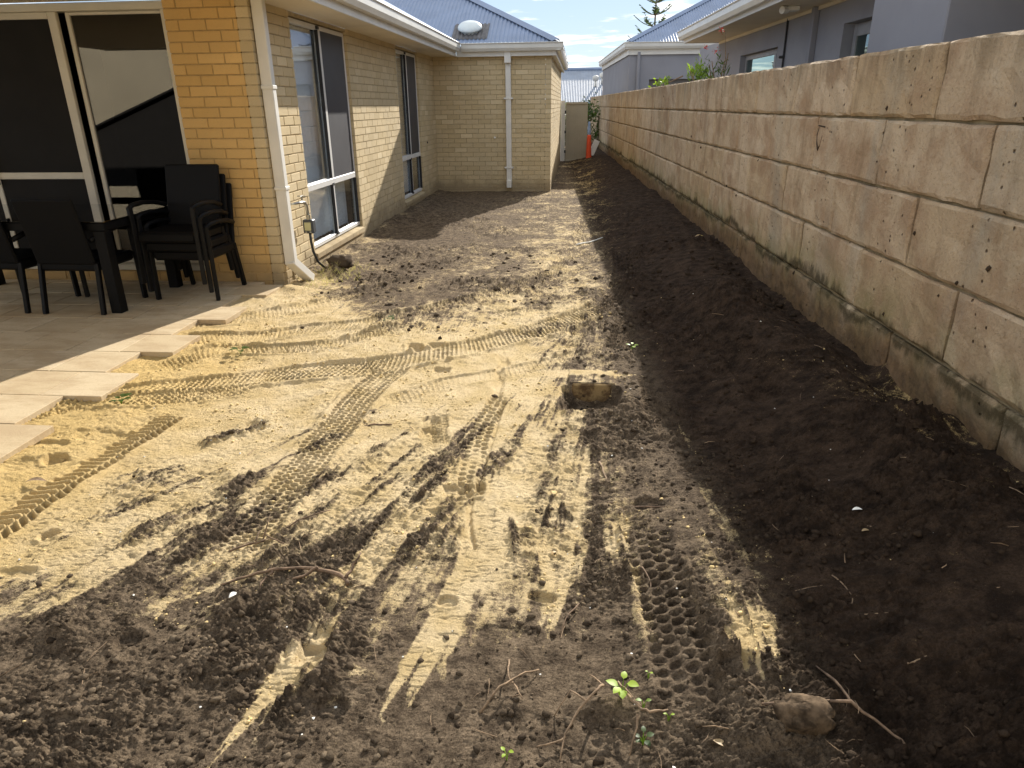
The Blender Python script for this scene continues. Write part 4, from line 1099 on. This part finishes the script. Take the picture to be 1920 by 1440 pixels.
# garage block beyond, with hip roof
ga = empty('garage', (1.32, 20.6, 0), 'grey rendered garage with blue hipped steel roof beyond the end of the neighbour house', 'building', rz=TH)
def gx(m, name, mat, parent=None, smooth=False): return m.build(name, mat, parent if parent is not None else ga, smooth)
m = MB()
m.box(0, .55, 0, .2, -.1, 2.92); m.box(.55, 4.3, 0, .2, 2.2, 2.92); m.box(4.3, 8.6, 0, .2, -.1, 2.92); m.box(0, .2, .2, 9, -.1, 2.92); m.box(8.4, 8.6, .2, 9, -.1, 2.92)
gw = gx(m, 'wall', MRENDERD)
m = MB(); m.tube([(.24, -.05, 0), (.24, -.05, 2.86)], .045, 8); gx(m, 'downpipe', MRENDERD)
m = MB(); m.box(.55, 4.3, .12, .14, -.1, 2.2); gx(m, 'roller_door', simple('roller_door', (.16, .15, .14), .6), gw)
m = MB(); m.box(-.02, 8.7, -.06, -.04, 2.80, 3.0); m.box(-.04, -.02, -.06, 9, 2.80, 3.0); gx(m, 'fascia', MWHITE)
m = MB(); m.prism([(a*1.2, c*1.2) for a, c in GP], (-.16, -.061, 2.93), (8.7, -.061, 2.93)); m.prism([(-a*1.2, c*1.2) for a, c in GP], (-.041, -.16, 2.93), (-.041, 9, 2.93)); gx(m, 'gutter', MGUTTER)
RG = .50; AG = 4.15; ZG2 = 3.09
def planeG(x):
    t_ = min(x+.1, 8.6-x)
    if t_ < .02: return None
    t_ = min(t_, AG)
    return Vector((x, -.1, ZG2)), Vector((x, -.1+t_, ZG2+RG*t_)), x
gx(corr_sheet(np.arange(-.06, 8.6, PER/6), planeG, 'roof', amp=.012), 'roof', MROOF, smooth=True)
def planeG2(y):
    t_ = min(y+.1, 9-y, AG)
    if t_ < .02: return None
    return Vector((-.1, y, ZG2)), Vector((-.1+t_, y, ZG2+RG*t_)), y
gx(corr_sheet(np.arange(-.06, 9, PER/3), planeG2, 'roof'), 'roof', MROOF, smooth=True)
m = MB(); a = Vector((-.1, -.1, ZG2+.02)); b = a+Vector((AG, AG, RG*AG))
for p, q, s in ((a, b, 1), (Vector((8.6, -.1, ZG2+.02)), b, -1)):
    m.add([p+Vector((.12*s, 0, 0)), p+Vector((0, 0, .04)), p+Vector((0, .12, 0)), q+Vector((.12*s, 0, 0)), q+Vector((0, 0, .04)), q+Vector((0, .12, 0))], [[0, 1, 4, 3], [1, 2, 5, 4]])
gx(m, 'ridge_cap', MROOF)

# far house with pale sheet roof
fh = empty('distant_house', (0, 34, 0), 'distant house with a pale corrugated steel roof seen through the side passage', 'house')
m = MB(); m.box(-6, 9, 1.2, 9, -.1, 1.7); m.build('wall', MCREAM, fh)
def planeD(x):
    t_ = min(3.75, (x+5.2)*1.1 if x < -1 else 3.75); 
    return Vector((x, .8, 1.62)), Vector((x, .8+t_, 1.62+.42*t_)), x
corr_sheet(np.arange(-4.5, 9, PER/4), planeD, 'roof', amp=.02).build('roof', MROOFL, fh, True)
def planeD2(x): return Vector((x, 8.2, 1.62)), Vector((x, .8+3.75, 1.62+.42*3.75)), x
corr_sheet(np.arange(-4.5, 9, PER), planeD2, 'roof', amp=.02).build('roof', MROOFL, fh, True)
m = MB(); m.tube([(-4.5, 4.55, 3.22), (9, 4.55, 3.22)], .10, 6); m.build('ridge_cap', MROOF, fh)
for xx, yy in ((.78, 2.6), (1.12, 2.9)):
    m = MB(); zz = 1.62+.42*(yy-.8); m.tube([(xx, yy, zz), (xx, yy, zz+.25)], .06, 8); m.tube([(xx, yy, zz+.25), (xx, yy, zz+.32), (xx, yy, zz+.45), (xx, yy, zz+.50)], [.09, .16, .16, .05], 10); m.build('roof_vent', MGUTTER, fh, True)

# ================================================================== GATE, CONE, PANEL
gt = empty('side_gate', (-.40, 22, 0), 'tan steel side gate at the end of the passage beside the brick house', 'gate')
GO = Vector((-.40, 22, 0))
m = MB()
for k in range(9):
    x0 = -.35+k*.067; m.box(x0, x0+.066, 22.0+(.012 if k % 2 else 0), 22.014+(.012 if k % 2 else 0), .06, 1.60)
at0(m, 'sheet', MGATE, gt, GO)
m = MB(); m.bbox(-.37, .27, 21.975, 22.035, 1.60, 1.66, b=.004); m.bbox(-.37, .27, 21.975, 22.035, .0, .06, b=.004); m.bbox(-.37, -.352, 21.975, 22.035, .06, 1.60, b=.003); m.bbox(.253, .27, 21.975, 22.035, .06, 1.60, b=.003); at0(m, 'frame', MGATE, gt, GO)
for z in (.25, .8, 1.35):
    m = MB(); m.bbox(-.40, -.36, 21.955, 21.974, z, z+.08, b=.003); at0(m, 'hinge', MBLACKG, gt, GO)
m = MB(); m.bbox(-.515, -.385, 21.96, 22.03, -.05, 1.70, b=.004); tag(m.build('gate_post', MWHITE), 'slim white gate post at the left edge of the tan gate', 'post')
cn_ = empty('safety_cone', (.325, 21.6, .10), 'slim orange safety cone standing on the ground right of the tan gate', 'cone')
m = MB(); m.tube([(0, 0, 0), (0, 0, .02), (0, 0, .60), (0, 0, .67)], [.085, .08, .062, .05], 12); m.build('body', MORANGE, cn_, True)
m = MB(); m.bbox(-.12, .12, -.12, .12, -.04, .0, b=.006); m.build('base', MBLACKG, cn_)
m = MB(); m.tube([(.33, 22.1, .10), (.33, 22.1, .95), (.33, 22.1, 1.0), (.33, 22.1, 1.12)], [.05, .05, .035, .03], 10)
tag(m.build('water_bottle', simple('pale_blue_plastic', (.35, .45, .62), .3), None, True), 'pale blue plastic container upright behind the orange cone', 'bottle')
mt = Matrix.Translation((.48, 22.0, .38)) @ Matrix.Rotation(math.radians(24), 4, 'Y') @ Matrix.Rotation(math.radians(-12), 4, 'X')
m = MB(); m.bbox(-.085, .085, -.02, .02, -.22, .24, b=.004, M=mt); pn = m.build('offcut_panel', MWHITE); tag(pn, 'pale offcut panel leaning against the foot of the block wall beside the cone', 'panel')

# ================================================================== FURNITURE
def chair_at(name_label, group, x, y, rz, dz=0., tilt=0):
    """origin at floor between the four feet; front faces local -y"""
    c = empty('armchair', (x, y, .060+dz), name_label, 'chair', group, rz)
    w = .27; dpt = .26
    def leg(pts, r=.017):
        m = MB()
        for a, b in zip(pts[:-1], pts[1:]):
            a = Vector(a); b = Vector(b); t = (b-a); L_ = t.length; q = t.to_track_quat('Z', 'Y').to_matrix().to_4x4()
            m.bbox(-r, r, -r*1.15, r*1.15, 0, L_+.006, b=.004, M=Matrix.Translation(a) @ q)
        m.build('leg', MBLACK, c)
    for s in (-1, 1):
        leg([(s*w, -dpt, 0), (s*w*.985, -dpt+.01, .62)]); leg([(s*(w-.02), dpt+.03, 0), (s*(w-.03), dpt-.04, .40)])
        m = MB(); m.tube([(s*w*.985, -dpt-.005, .615), (s*w*1.0, -dpt+.06, .640), (s*w, -.05, .645), (s*w*.98, .12, .625), (s*w*.93, dpt-.01, .59)], .021, 6); m.build('armrest', MBLACK, c, True)
    m = MB(); m.bbox(-.25, .25, -.255, .235, .34, .425, b=.018); m.build('seat', MWEAVE, c)
    Mb = Matrix.Translation((0, .235, .40)) @ Matrix.Rotation(math.radians(-12), 4, 'X')
    m = MB(); m.bbox(-.245, .245, -.018, .018, .0, .53, b=.012, M=Mb); m.build('backrest', MWEAVE, c)
    return c
# stack of three beside the brick pillar, facing the camera
chair_at('lowest chair of the black stack beside the brick pillar', 'stacked black armchairs', -3.33, 5.86, 0, 0)
chair_at('middle chair of the black stack beside the brick pillar', 'stacked black armchairs', -3.345, 5.80, 0, .085)
chair_at('topmost chair of the black stack beside the brick pillar', 'stacked black armchairs', -3.36, 5.74, 0, .17)
chair_at('black armchair beside the near table leg, its back to the yard', 'black armchairs at the table', -4.03, 5.40, math.pi)
chair_at('black armchair at the left picture edge, left of the other at the table', 'black armchairs at the table', -4.68, 5.43, math.pi-.06)
tb = empty('patio_table', (-4.55, 5.66, .06), 'black patio table with a dark glass top in front of the sliding door', 'table')
m = MB(); m.bbox(-.98, .90, -.50, .50, .66, .725, b=.006); m.build('frame', MBLACK, tb)
m = MB(); m.bbox(-.99, .91, -.51, .51, .727, .735, b=.002); m.build('glass_top', MTGLASS, tb)
for sx in (-.93, .85):
    for sy in (-.46, .40):
        m = MB(); m.bbox(sx-.045, sx+.045, sy-.045, sy+.045, 0, .66, b=.004); m.build('leg', MBLACK, tb)

# ================================================================== PLANTS
def leaf_quads(m, c, n, spread, size, asp=.3, upb=.3):
    for _ in range(n):
        p = Vector(c)+Vector((random.gauss(0, spread[0]), random.gauss(0, spread[1]), random.gauss(0, spread[2])))
        d = Vector((random.uniform(-1, 1), random.uniform(-1, 1), random.uniform(-.4, 1)+upb)).normalized()
        s = d.cross(Vector((random.uniform(-1, 1), random.uniform(-1, 1), random.uniform(-1, 1)))).normalized()
        L_ = size*random.uniform(.6, 1.2); w = L_*asp
        m.add([p, p+d*L_*.5+s*w*.5, p+d*L_, p+d*L_*.5-s*w*.5], [[0, 1, 2, 3]])
# flowering shrub behind the wall
sh = empty('flowering_shrub', (1.85, 10.6, 0), 'bright green shrub with red flowers leaning over the top of the block wall', 'shrub')
m = MB()
for k in range(9): m.tube([(0, 0, 0), (random.uniform(-.1, .2), random.uniform(-.3, .3), 1.0), (random.uniform(-.35, .15), random.uniform(-.6, .6), random.uniform(1.7, 2.2))], [.02, .014, .006], 5)
m.tube([(-.1, -.7, 1.6), (-.05, -.9, 2.1), (-.08, -.9, 2.42)], [.008, .005, .003], 5)
m.build('stem', MWOODL, sh)
m = MB()
for k in range(12):
    leaf_quads(m, (random.uniform(-.30, -.02), random.uniform(-.05, .50), random.uniform(1.80, 2.06)), 22, (.045, .05, .045), .095, .24, .7)
m.build('foliage', MLEAF, sh, fix=False)
m = MB()
for k in range(7):
    leaf_quads(m, (random.uniform(-.2, .1), random.uniform(-.75, -.1), random.uniform(1.75, 2.10)), 16, (.04, .05, .07), .085, .22, .5)
m.build('foliage', MLEAFD, sh, fix=False)
for px, z in (((-.12, -.85), 2.42), ((-.10, -.45), 2.22), ((-.15, .05), 2.30)):
    m = MB(); leaf_quads(m, (px[0], px[1], z), 16, (.014, .014, .014), .030, .6, 0); m.build('flower', MRED, sh, fix=False)
# trailing twig on the wall top
tw = empty('creeper', (1.45, 12.6, 1.87), 'thin leafy creeper twig trailing over the far top of the block wall', 'plant')
m = MB(); m.tube([(0, 1.4, .0), (-.02, .6, .03), (.02, -.1, .05), (.08, -1.1, .10)], [.004, .008, .01, .012], 5); m.build('stem', MWOODL, tw)
m = MB()
for yy in (1.3, .9, .35, .1): leaf_quads(m, (-.02, yy, .04), 14, (.05, .1, .035), .09, .5)
m.build('foliage', MLEAF, tw, fix=False)
# hedge beyond the gate
hg = empty('hedge', (.3, 25.5, 0), 'dark green hedge showing above and right of the tan gate', 'hedge')
m = MB()
for k in range(60): leaf_quads(m, (random.uniform(-1.2, .75), random.uniform(-.6, .6), random.uniform(.2, 1.62)), 60, (.14, .14, .12), .11, .45)
m.build('foliage', MLEAFD, hg, fix=False)
m = MB()
for k in range(6): m.tube([(-1+k*.35, 0, -.1), (-1+k*.35, .05, 1.3)], .03, 5)
m.build('stem', MWOOD, hg)
# norfolk pine
pn_ = empty('norfolk_pine', (5.62, 60, 0), 'tall norfolk island pine with spaced whorls of branches behind the far roofs', 'tree')
m = MB(); m.tube([(0, 0, -.1), (0, 0, 6), (0.02, 0, 12.5)], [.14, .075, .02], 7); m.build('trunk', MWOOD, pn_)
m = MB(); m2 = MB(); z = 3.8; tier = 0
while z < 12.3:
    R_ = 1.95*(12.9-z)/9+.2; n_ = 6
    for k in range(n_):
        a = 2*math.pi*(k/n_)+tier*.5+random.uniform(-.1, .1); d = Vector((math.cos(a), math.sin(a), 0)); L_ = R_*random.uniform(.85, 1.1)
        pts_ = [Vector((0, 0, z))+d*L_*t_+Vector((0, 0, L_*(.10*t_+.42*t_*t_))) for t_ in (0, .33, .66, 1)]
        m2.tube(pts_, [.03, .022, .015, .006], 4)
        for j in range(34):
            t_ = random.uniform(.2, 1.02); c_ = Vector((0, 0, z))+d*L_*t_+Vector((0, 0, L_*(.10*t_+.42*t_*t_)))
            sd = Vector((-d.y, d.x, 0))*random.choice((-1, 1)); w_ = (.26*(1-abs(t_-.5)*1.2))*L_*.7+.06
            e = c_+sd*w_*random.uniform(.5, 1)+d*w_*.5+Vector((0, 0, .25*w_)); u_ = Vector((0, 0, .035))
            m.add([c_-u_, c_+u_, e+u_*.4, e-u_*.4], [[0, 1, 2, 3]])
    z += .80; tier += 1
    if z < 12.3: pass
m.build('foliage', MPINE, pn_, fix=False); m2.build('branches', MWOOD, pn_)

# ================================================================== DEBRIS IN THE YARD
def gpt(px, py, dz=0.):
    g = GT(px, py); return Vector((g[0], g[1], zat(g[0], g[1])+dz))
def stick(name, label, cat, paths, rad, mat, group=None):
    P0 = gpt(*paths[0][0][:2]); o = empty(name, P0, label, cat, group) if len(paths) > 1 else None
    for i, pth in enumerate(paths):
        pts_ = []
        for q in pth:
            pts_.append(gpt(q[0], q[1], q[2] if len(q) > 2 else rad*.6))
        # subdivide with wobble
        out = []
        for a, b in zip(pts_[:-1], pts_[1:]):
            for t_ in (0, .33, .66): out.append(a.lerp(b, t_)+Vector((random.uniform(-1, 1), random.uniform(-1, 1), random.uniform(-.5, .5)))*rad*.7)
        out.append(pts_[-1]); n_ = len(out)
        rr = [rad*(1-.55*k/n_)*(1 if i == 0 else .75)*random.uniform(.85, 1.15) for k in range(n_)]
        m = MB(); m.tube([p-P0 for p in out], rr, 6)
        if o is None:
            o2 = m.build(name, mat, None, True); o2.location = P0; tag(o2, label, cat, group); return o2
        m.build('stem' if i == 0 else 'twig', mat, o, True)
    return o
stick('branch', 'long dark forked branch lying across the sand left of centre in the foreground', 'branch',
      [[(655, 1108, .02), (640, 1090, .03), (590, 1082, .025), (520, 1085, .02), (465, 1092, .015), (415, 1105, .005)], [(648, 1100, .03), (662, 1085, .045), (680, 1068, .07)],
       [(600, 1084, .02), (570, 1092, .01), (540, 1100, .005)], [(520, 1085, .015), (495, 1100, .01), (488, 1118, 0)]], .0085, MWOOD)
stick('branch', 'thin many-twigged branch lying on sand above the long forked branch', 'branch',
      [[(430, 1045), (470, 1028, .02), (510, 1012, .025), (560, 990, .02), (620, 965, .01)], [(490, 1020, .02), (505, 1008, .05), (512, 995, .07)], [(500, 1016, .02), (525, 1030, .02), (535, 1032, .01)], [(480, 1024, .02), (490, 1010, .04)]], .0045, MWOOD)
stick('root', 'pale root arching over the dark soil at the bottom beside the green seedling', 'root',
      [[(1130, 1310, .04), (1120, 1340, .06), (1085, 1360, .05), (1060, 1390, .03), (1050, 1430, .0)], [(1100, 1350, .05), (1070, 1328, .06), (1040, 1345, .0)], [(1130, 1310, .04), (1118, 1290, .03), (1105, 1280, .03)], [(1060, 1395, .02), (1030, 1410, .02), (1005, 1405, 0)]], .0045, MWOODL)
stick('root', 'forked pale root standing out of the clods left of the green seedling', 'root',
      [[(900, 1340, 0), (935, 1315, .04), (975, 1285, .04), (1010, 1260, .01)], [(960, 1296, .03), (980, 1330, .02)], [(955, 1240, .0), (952, 1280, .03), (958, 1300, .03)]], .0045, MWOODL)
stick('root', 'thick pale root hooking through the soil right of the green seedling', 'root',
      [[(1175, 1330, .03), (1200, 1368, .05), (1225, 1370, .05), (1250, 1352, .03)], [(1195, 1368, .04), (1190, 1400, .03), (1180, 1420, 0)], [(1160, 1300, .03), (1175, 1325, .03), (1200, 1362, .05)]], .005, MWOODL)
stick('root', 'long brown root crossing the shaded soil at the bottom right', 'root',
      [[(1430, 1322), (1510, 1332, .02), (1590, 1350, .02), (1660, 1380, .01), (1700, 1400, 0)], [(1590, 1350, .02), (1560, 1300, .02), (1530, 1250, .0)]], .006, MWOOD)
stick('stick', 'straight dark stick lying in the dark soil just below the buried block', 'stick', [[(1125, 870), (1135, 900), (1142, 920)]], .006, MWOODL)
stick('stick', 'dark stick lying crosswise on the soil right of centre', 'stick', [[(1140, 945), (1190, 948), (1250, 950)]], .005, MWOOD)
stick('stick', 'pale stick lying near the shadow edge in the distance', 'stick', [[(1080, 459), (1105, 454), (1130, 446)]], .012, MPAPER)
stick('root', 'curly thin root lying over the tyre print at the lower centre', 'root', [[(1205, 1065), (1220, 1090), (1222, 1140), (1220, 1190)]], .0035, MWOOD)
stick('stick', 'short pale stick standing from the soil at the lower right shade', 'stick', [[(1700, 1250), (1720, 1240), (1738, 1232)]], .003, MWOODL)
stick('root', 'thin pale root curving in the shaded soil right of the sunlit sand patch', 'root', [[(1560, 1080), (1580, 1095), (1598, 1115), (1600, 1135)]], .0025, MWOODL)
stick('stick', 'short twig on the sand below the boot print at centre', 'stick', [[(670, 800), (700, 797), (735, 798)]], .006, MWOOD)
stick('stick', 'brown upright twig on clods at the lower left centre', 'stick', [[(1085, 1140, .02), (1060, 1170, .02), (1050, 1195, 0)]], .003, MWOOD)
# thin litter twigs
m = MB()
for k in range(300):
    y = H*math.tan(random.uniform(math.atan(1.05/H), math.atan(6.5/H))); x = random.uniform(-2.4, 1.75-.047*y)
    j = int(np.searchsorted(ys, y)); i = int(np.clip((x-XL)/(xr[j]-XL)*(NC-1), 0, NC-1))
    if random.random() < sandm[j, i]*.85: continue
    a = random.uniform(0, 6.28); L_ = random.uniform(.015, .075)*(1+y*.08); p = Vector((x, y, Zf[j, i]+.004))
    d = Vector((math.cos(a), math.sin(a), random.uniform(-.1, .35))); q = p+d*L_*.5+Vector((random.uniform(-.006, .006), random.uniform(-.006, .006), .003))
    r = random.uniform(.0006, .0016)*(1+y*.12); m.tube([p, q, p+d*L_], [r, r, r*.5], 3, False)
tag(m.build('twig_litter', MWOODL, fix=False), 'fine dry twigs and root hairs littered over the soil', 'litter', kind='stuff')
# pale chips
m = MB()
for k in range(110):
    y = H*math.tan(random.uniform(math.atan(1.05/H), math.atan(9/H))); x = random.uniform(-2.4, 1.75-.047*y)
    r = random.uniform(.0015, .005)*(1+y*.1); q = ico_v*r*rng.uniform(.6, 1.2, (12, 1))*np.array([1, 1, .5]); z_ = zat(x, y)
    m.add([(x+a, y+b, z_+c+r*.3) for a, b, c in q], [list(t_) for t_ in ico_f])
tag(m.build('pale_chips', MPAPER, fix=False), 'small pale stone chips scattered through the soil', 'chips', kind='stuff')
# rock
def rock(name, px, py, r, label, cat, mat, sc=(1, .8, .6), seed=1, dz=0., group=None, zo=None):
    R_ = random.Random(seed); m = MB(); n1, n2 = 22, 14; g = GT(px, py)
    ph = [(R_.uniform(-1, 1), R_.uniform(-1, 1), R_.uniform(-1, 1), R_.uniform(0, 6)) for _ in range(9)]
    for i in range(n2+1):
        for k in range(n1):
            th_ = math.pi*i/n2; a = 2*math.pi*k/n1; d = Vector((math.sin(th_)*math.cos(a), math.sin(th_)*math.sin(a), math.cos(th_)))
            f_ = 1
            for q, (a1, b1, c1, p1) in enumerate(ph): f_ += .085/(1+q*.12)*math.sin((a1*d.x+b1*d.y+c1*d.z)*(2.5+q*2.1)+p1)+R_.uniform(-.012, .012)
            d = Vector([math.copysign(abs(c)**.8, c) for c in d]); m.v.append((d.x*r*sc[0]*f_, d.y*r*sc[1]*f_, d.z*r*sc[2]*f_))
    for i in range(n2):
        for k in range(n1): m.f.append([i*n1+k, i*n1+(k+1) % n1, (i+1)*n1+(k+1) % n1, (i+1)*n1+k])
    o = m.build(name, mat, None, True); o.location = (g[0], g[1], zat(g[0], g[1])+dz); tag(o, label, cat, group); return o
rock('rock', 1498, 1368, .062, 'brown broken limestone rock half in shade near the bottom right', 'rock', MROCK, (1.05, .75, .75), 3, .012)
rock('stone', 930, 1035, .012, 'tiny pale flat stone beside the buried slot', 'stone', MPAPER, (1, .9, .4), 5) if False else None
rock('soil_lump', 640, 508, .10, 'big dark earth lump near the hose end by the house wall', 'soil lump', MSOILC, (1.3, 1.0, .7), 8, .05)
rock('stone', 1038, 930, .014, 'pale flat stone on the packed soil below the buried block', 'stone', MSANDC, (1, 1.2, .3), 5, .002)
# buried block with cut in front
m = MB(); m.bbox(BX0, BX1, BY0, BY0+.24, -.16, .008, b=.008); tag(m.build('buried_block', MBLOCK), 'limestone block buried level with the ground, its front face exposed in a hole', 'block')
# paper scrap and dead leaves
def flat_leaf(px, py, L_, a, mat, label, group, name='dead_leaf', cat='leaf', w=.45):
    p = gpt(px, py, .004); m = MB(); n_ = 6
    for k in range(n_+1):
        t_ = k/n_; ww = L_*w*math.sin(math.pi*min(1, t_*1.02))**.8*.5; x = L_*(t_-.5); zz = .12*L_*math.sin(t_*3)+.004
        for s in (-1, 0, 1): m.v.append((x*math.cos(a)-s*ww*math.sin(a), x*math.sin(a)+s*ww*math.cos(a), zz+abs(s)*ww*.35))
    for k in range(n_):
        for s in (0, 1): m.f.append([k*3+s, k*3+s+1, k*3+s+4, k*3+s+3])
    o = m.build(name, mat, None, True, fix=False); o.location = p; tag(o, label, cat, group)
flat_leaf(1038, 1040, .03, .8, MDRYLEAF, 'dry leaf on the packed sand right of the centre slot', None)
flat_leaf(1083, 990, .022, 1.4, MDRYLEAF, 'small orange leaf on the streaky soil above the sunlit sand clump', None)
flat_leaf(1622, 998, .03, .2, MDRYLEAF, 'tan dry leaf lying in the shaded soil on the right', None)
flat_leaf(1605, 968, .04, .1, MPAPER, 'pale leaf scrap in the shaded soil above the tan leaf', None)
flat_leaf(1350, 1400, .04, -.6, MDRYLEAF, 'curled dry leaf beside the brown rock at the bottom', None)
flat_leaf(1310, 455, .1, .3, MDRYLEAF, 'pale leaf in the shaded soil near the wall in the distance', None)
flat_leaf(440, 1128, .034, .9, MPAPER, 'white paper scrap lying on clods below the long forked branch', None, 'paper_scrap', 'scrap', .7)
flat_leaf(75, 905, .12, .3, MDRYLEAF, 'pale flat bark piece on the sand beside the single-wheel track at the left', None, 'bark_piece', 'bark', .35) if False else None
flat_leaf(70, 912, .10, .15, MWOODL, 'pale bark strip on the sand above the chevron tyre print at the left', None, 'bark_strip', 'bark', .3)
# seedlings
def seedling(px, py, n, size, label, mat=MSPROUT, hh=.03):
    p = gpt(px, py); o = empty('seedling', p, label, 'seedling', 'green seedlings in the soil'); m = MB(); ml = MB()
    for k in range(n):
        a = 2*math.pi*k/n+random.uniform(-.4, .4); top = Vector((math.cos(a)*size*.35, math.sin(a)*size*.35, hh*random.uniform(.7, 1.3)))
        m.tube([(0, 0, -.005), top*.5+Vector((0, 0, .006)), top], .0012, 4)
        d = Vector((math.cos(a), math.sin(a), .35)).normalized(); s = Vector((-math.sin(a), math.cos(a), .1)); Ls = size*random.uniform(.7, 1.1)
        rows_ = []
        for q in range(6):
            t_ = q/5; ww = Ls*.33*max(0, math.sin(math.pi*t_**.75))**.8; c_ = top+d*Ls*t_-Vector((0, 0, .25*Ls*t_*t_)); rows_.append((c_-s*ww+Vector((0, 0, .15*ww)), c_, c_+s*ww+Vector((0, 0, .15*ww))))
        b = len(ml.v)
        for r_ in rows_: ml.v += [tuple(v) for v in r_]
        for q in range(5):
            for e in (0, 1): ml.f.append([b+q*3+e, b+q*3+e+1, b+q*3+e+4, b+q*3+e+3])
    m.build('stem', MLEAF, o); ml.build('leaves', mat, o, True, fix=False)
seedling(1165, 1322, 5, .036, 'largest bright green seedling among pale roots at the bottom centre', hh=.05)
seedling(1205, 1345, 2, .018, 'pale leaved seedling just right of the largest bright green one', MLEAF)
seedling(1253, 1357, 2, .014, 'tiny seedling right of the thick hooked root', hh=.03)
seedling(1215, 1280, 2, .010, 'tiny seedling above the hooked root near the tyre print')
seedling(1205, 1400, 5, .024, 'dark leaved seedling at the bottom below the largest bright green one', MLEAFD)
seedling(950, 1430, 3, .02, 'green seedling at the very bottom edge left of the arching root')
seedling(1185, 652, 4, .04, 'bright green weed in the packed soil beyond the buried block near the shadow edge')
seedling(975, 905, 3, .018, 'small weed on the sand right of the short tread print') if False else None
seedling(730, 602, 7, .05, 'green weed on the sand beside the curving tyre tracks', MLEAFD)
seedling(230, 765, 7, .05, 'dark green weed on the sand at the left beside the honeycomb track', MLEAFD)
seedling(452, 668, 5, .06, 'flattened green weed on the sand between the paving and the tracks', MLEAFD)
# dry weeds by the tap
m = MB()
for k in range(330):
    x = random.gauss(-2.45, .13); y = random.gauss(6.85, .28); z_ = zat(max(x, -2.7), y); x = max(x, -2.7)
    a = random.uniform(0, 6.28); h_ = random.uniform(.02, .07)
    m.add([(x, y, z_), (x+.004, y, z_), (x+.004+math.cos(a)*h_*.8, y+math.sin(a)*h_*.8, z_+h_)], [[0, 1, 2]])
tag(m.build('dry_weeds', leaf('straw', (.16, .16, .07), (.34, .30, .17)), fix=False), 'thin dry weeds at the wall foot around the hose', 'weeds', kind='stuff')

# ================================================================== BEHIND THE CAMERA (seen only in the glass)
bw = MB(); bw.box(-16, 3, -5.6, -5.3, -.1, 3.3); tag(bw.build('rear_wall', MCREAM), 'cream rendered rear boundary wall behind the camera, mirrored in the sliding door', 'wall')
shd = empty('shadow_wedge', (-9.6, -3.6, 0), 'added dark wedge behind the camera, mirrored in the sliding door as a diagonal shadow', 'added wedge')  # added dark shape; its sloping outline stands in for a shadow in the reflection
m = MB(); m.add([(-2.6, -.8, -.1), (2.4, -.8, -.1), (2.4, .8, -.1), (-2.6, .8, -.1), (-2.6, -.8, .6), (2.4, -.8, 2.5), (2.4, .8, 2.5), (-2.6, .8, .6)], [[0, 1, 2, 3], [4, 5, 6, 7], [0, 1, 5, 4], [1, 2, 6, 5], [2, 3, 7, 6], [3, 0, 4, 7]])
MSHD = simple('dark_wedge', (.03, .028, .027), .8, .1)
m.build('wall', MSHD, shd)
m = MB(); m.add([(-2.8, -.95, .56), (2.6, -.95, 2.62), (2.6, .95, 2.62), (-2.8, .95, .56), (-2.8, -.95, .60), (2.6, -.95, 2.66), (2.6, .95, 2.66), (-2.8, .95, .60)], [[0, 1, 2, 3], [4, 5, 6, 7], [0, 1, 5, 4], [1, 2, 6, 5], [2, 3, 7, 6], [3, 0, 4, 7]])
m.build('roof', MSHD, shd)
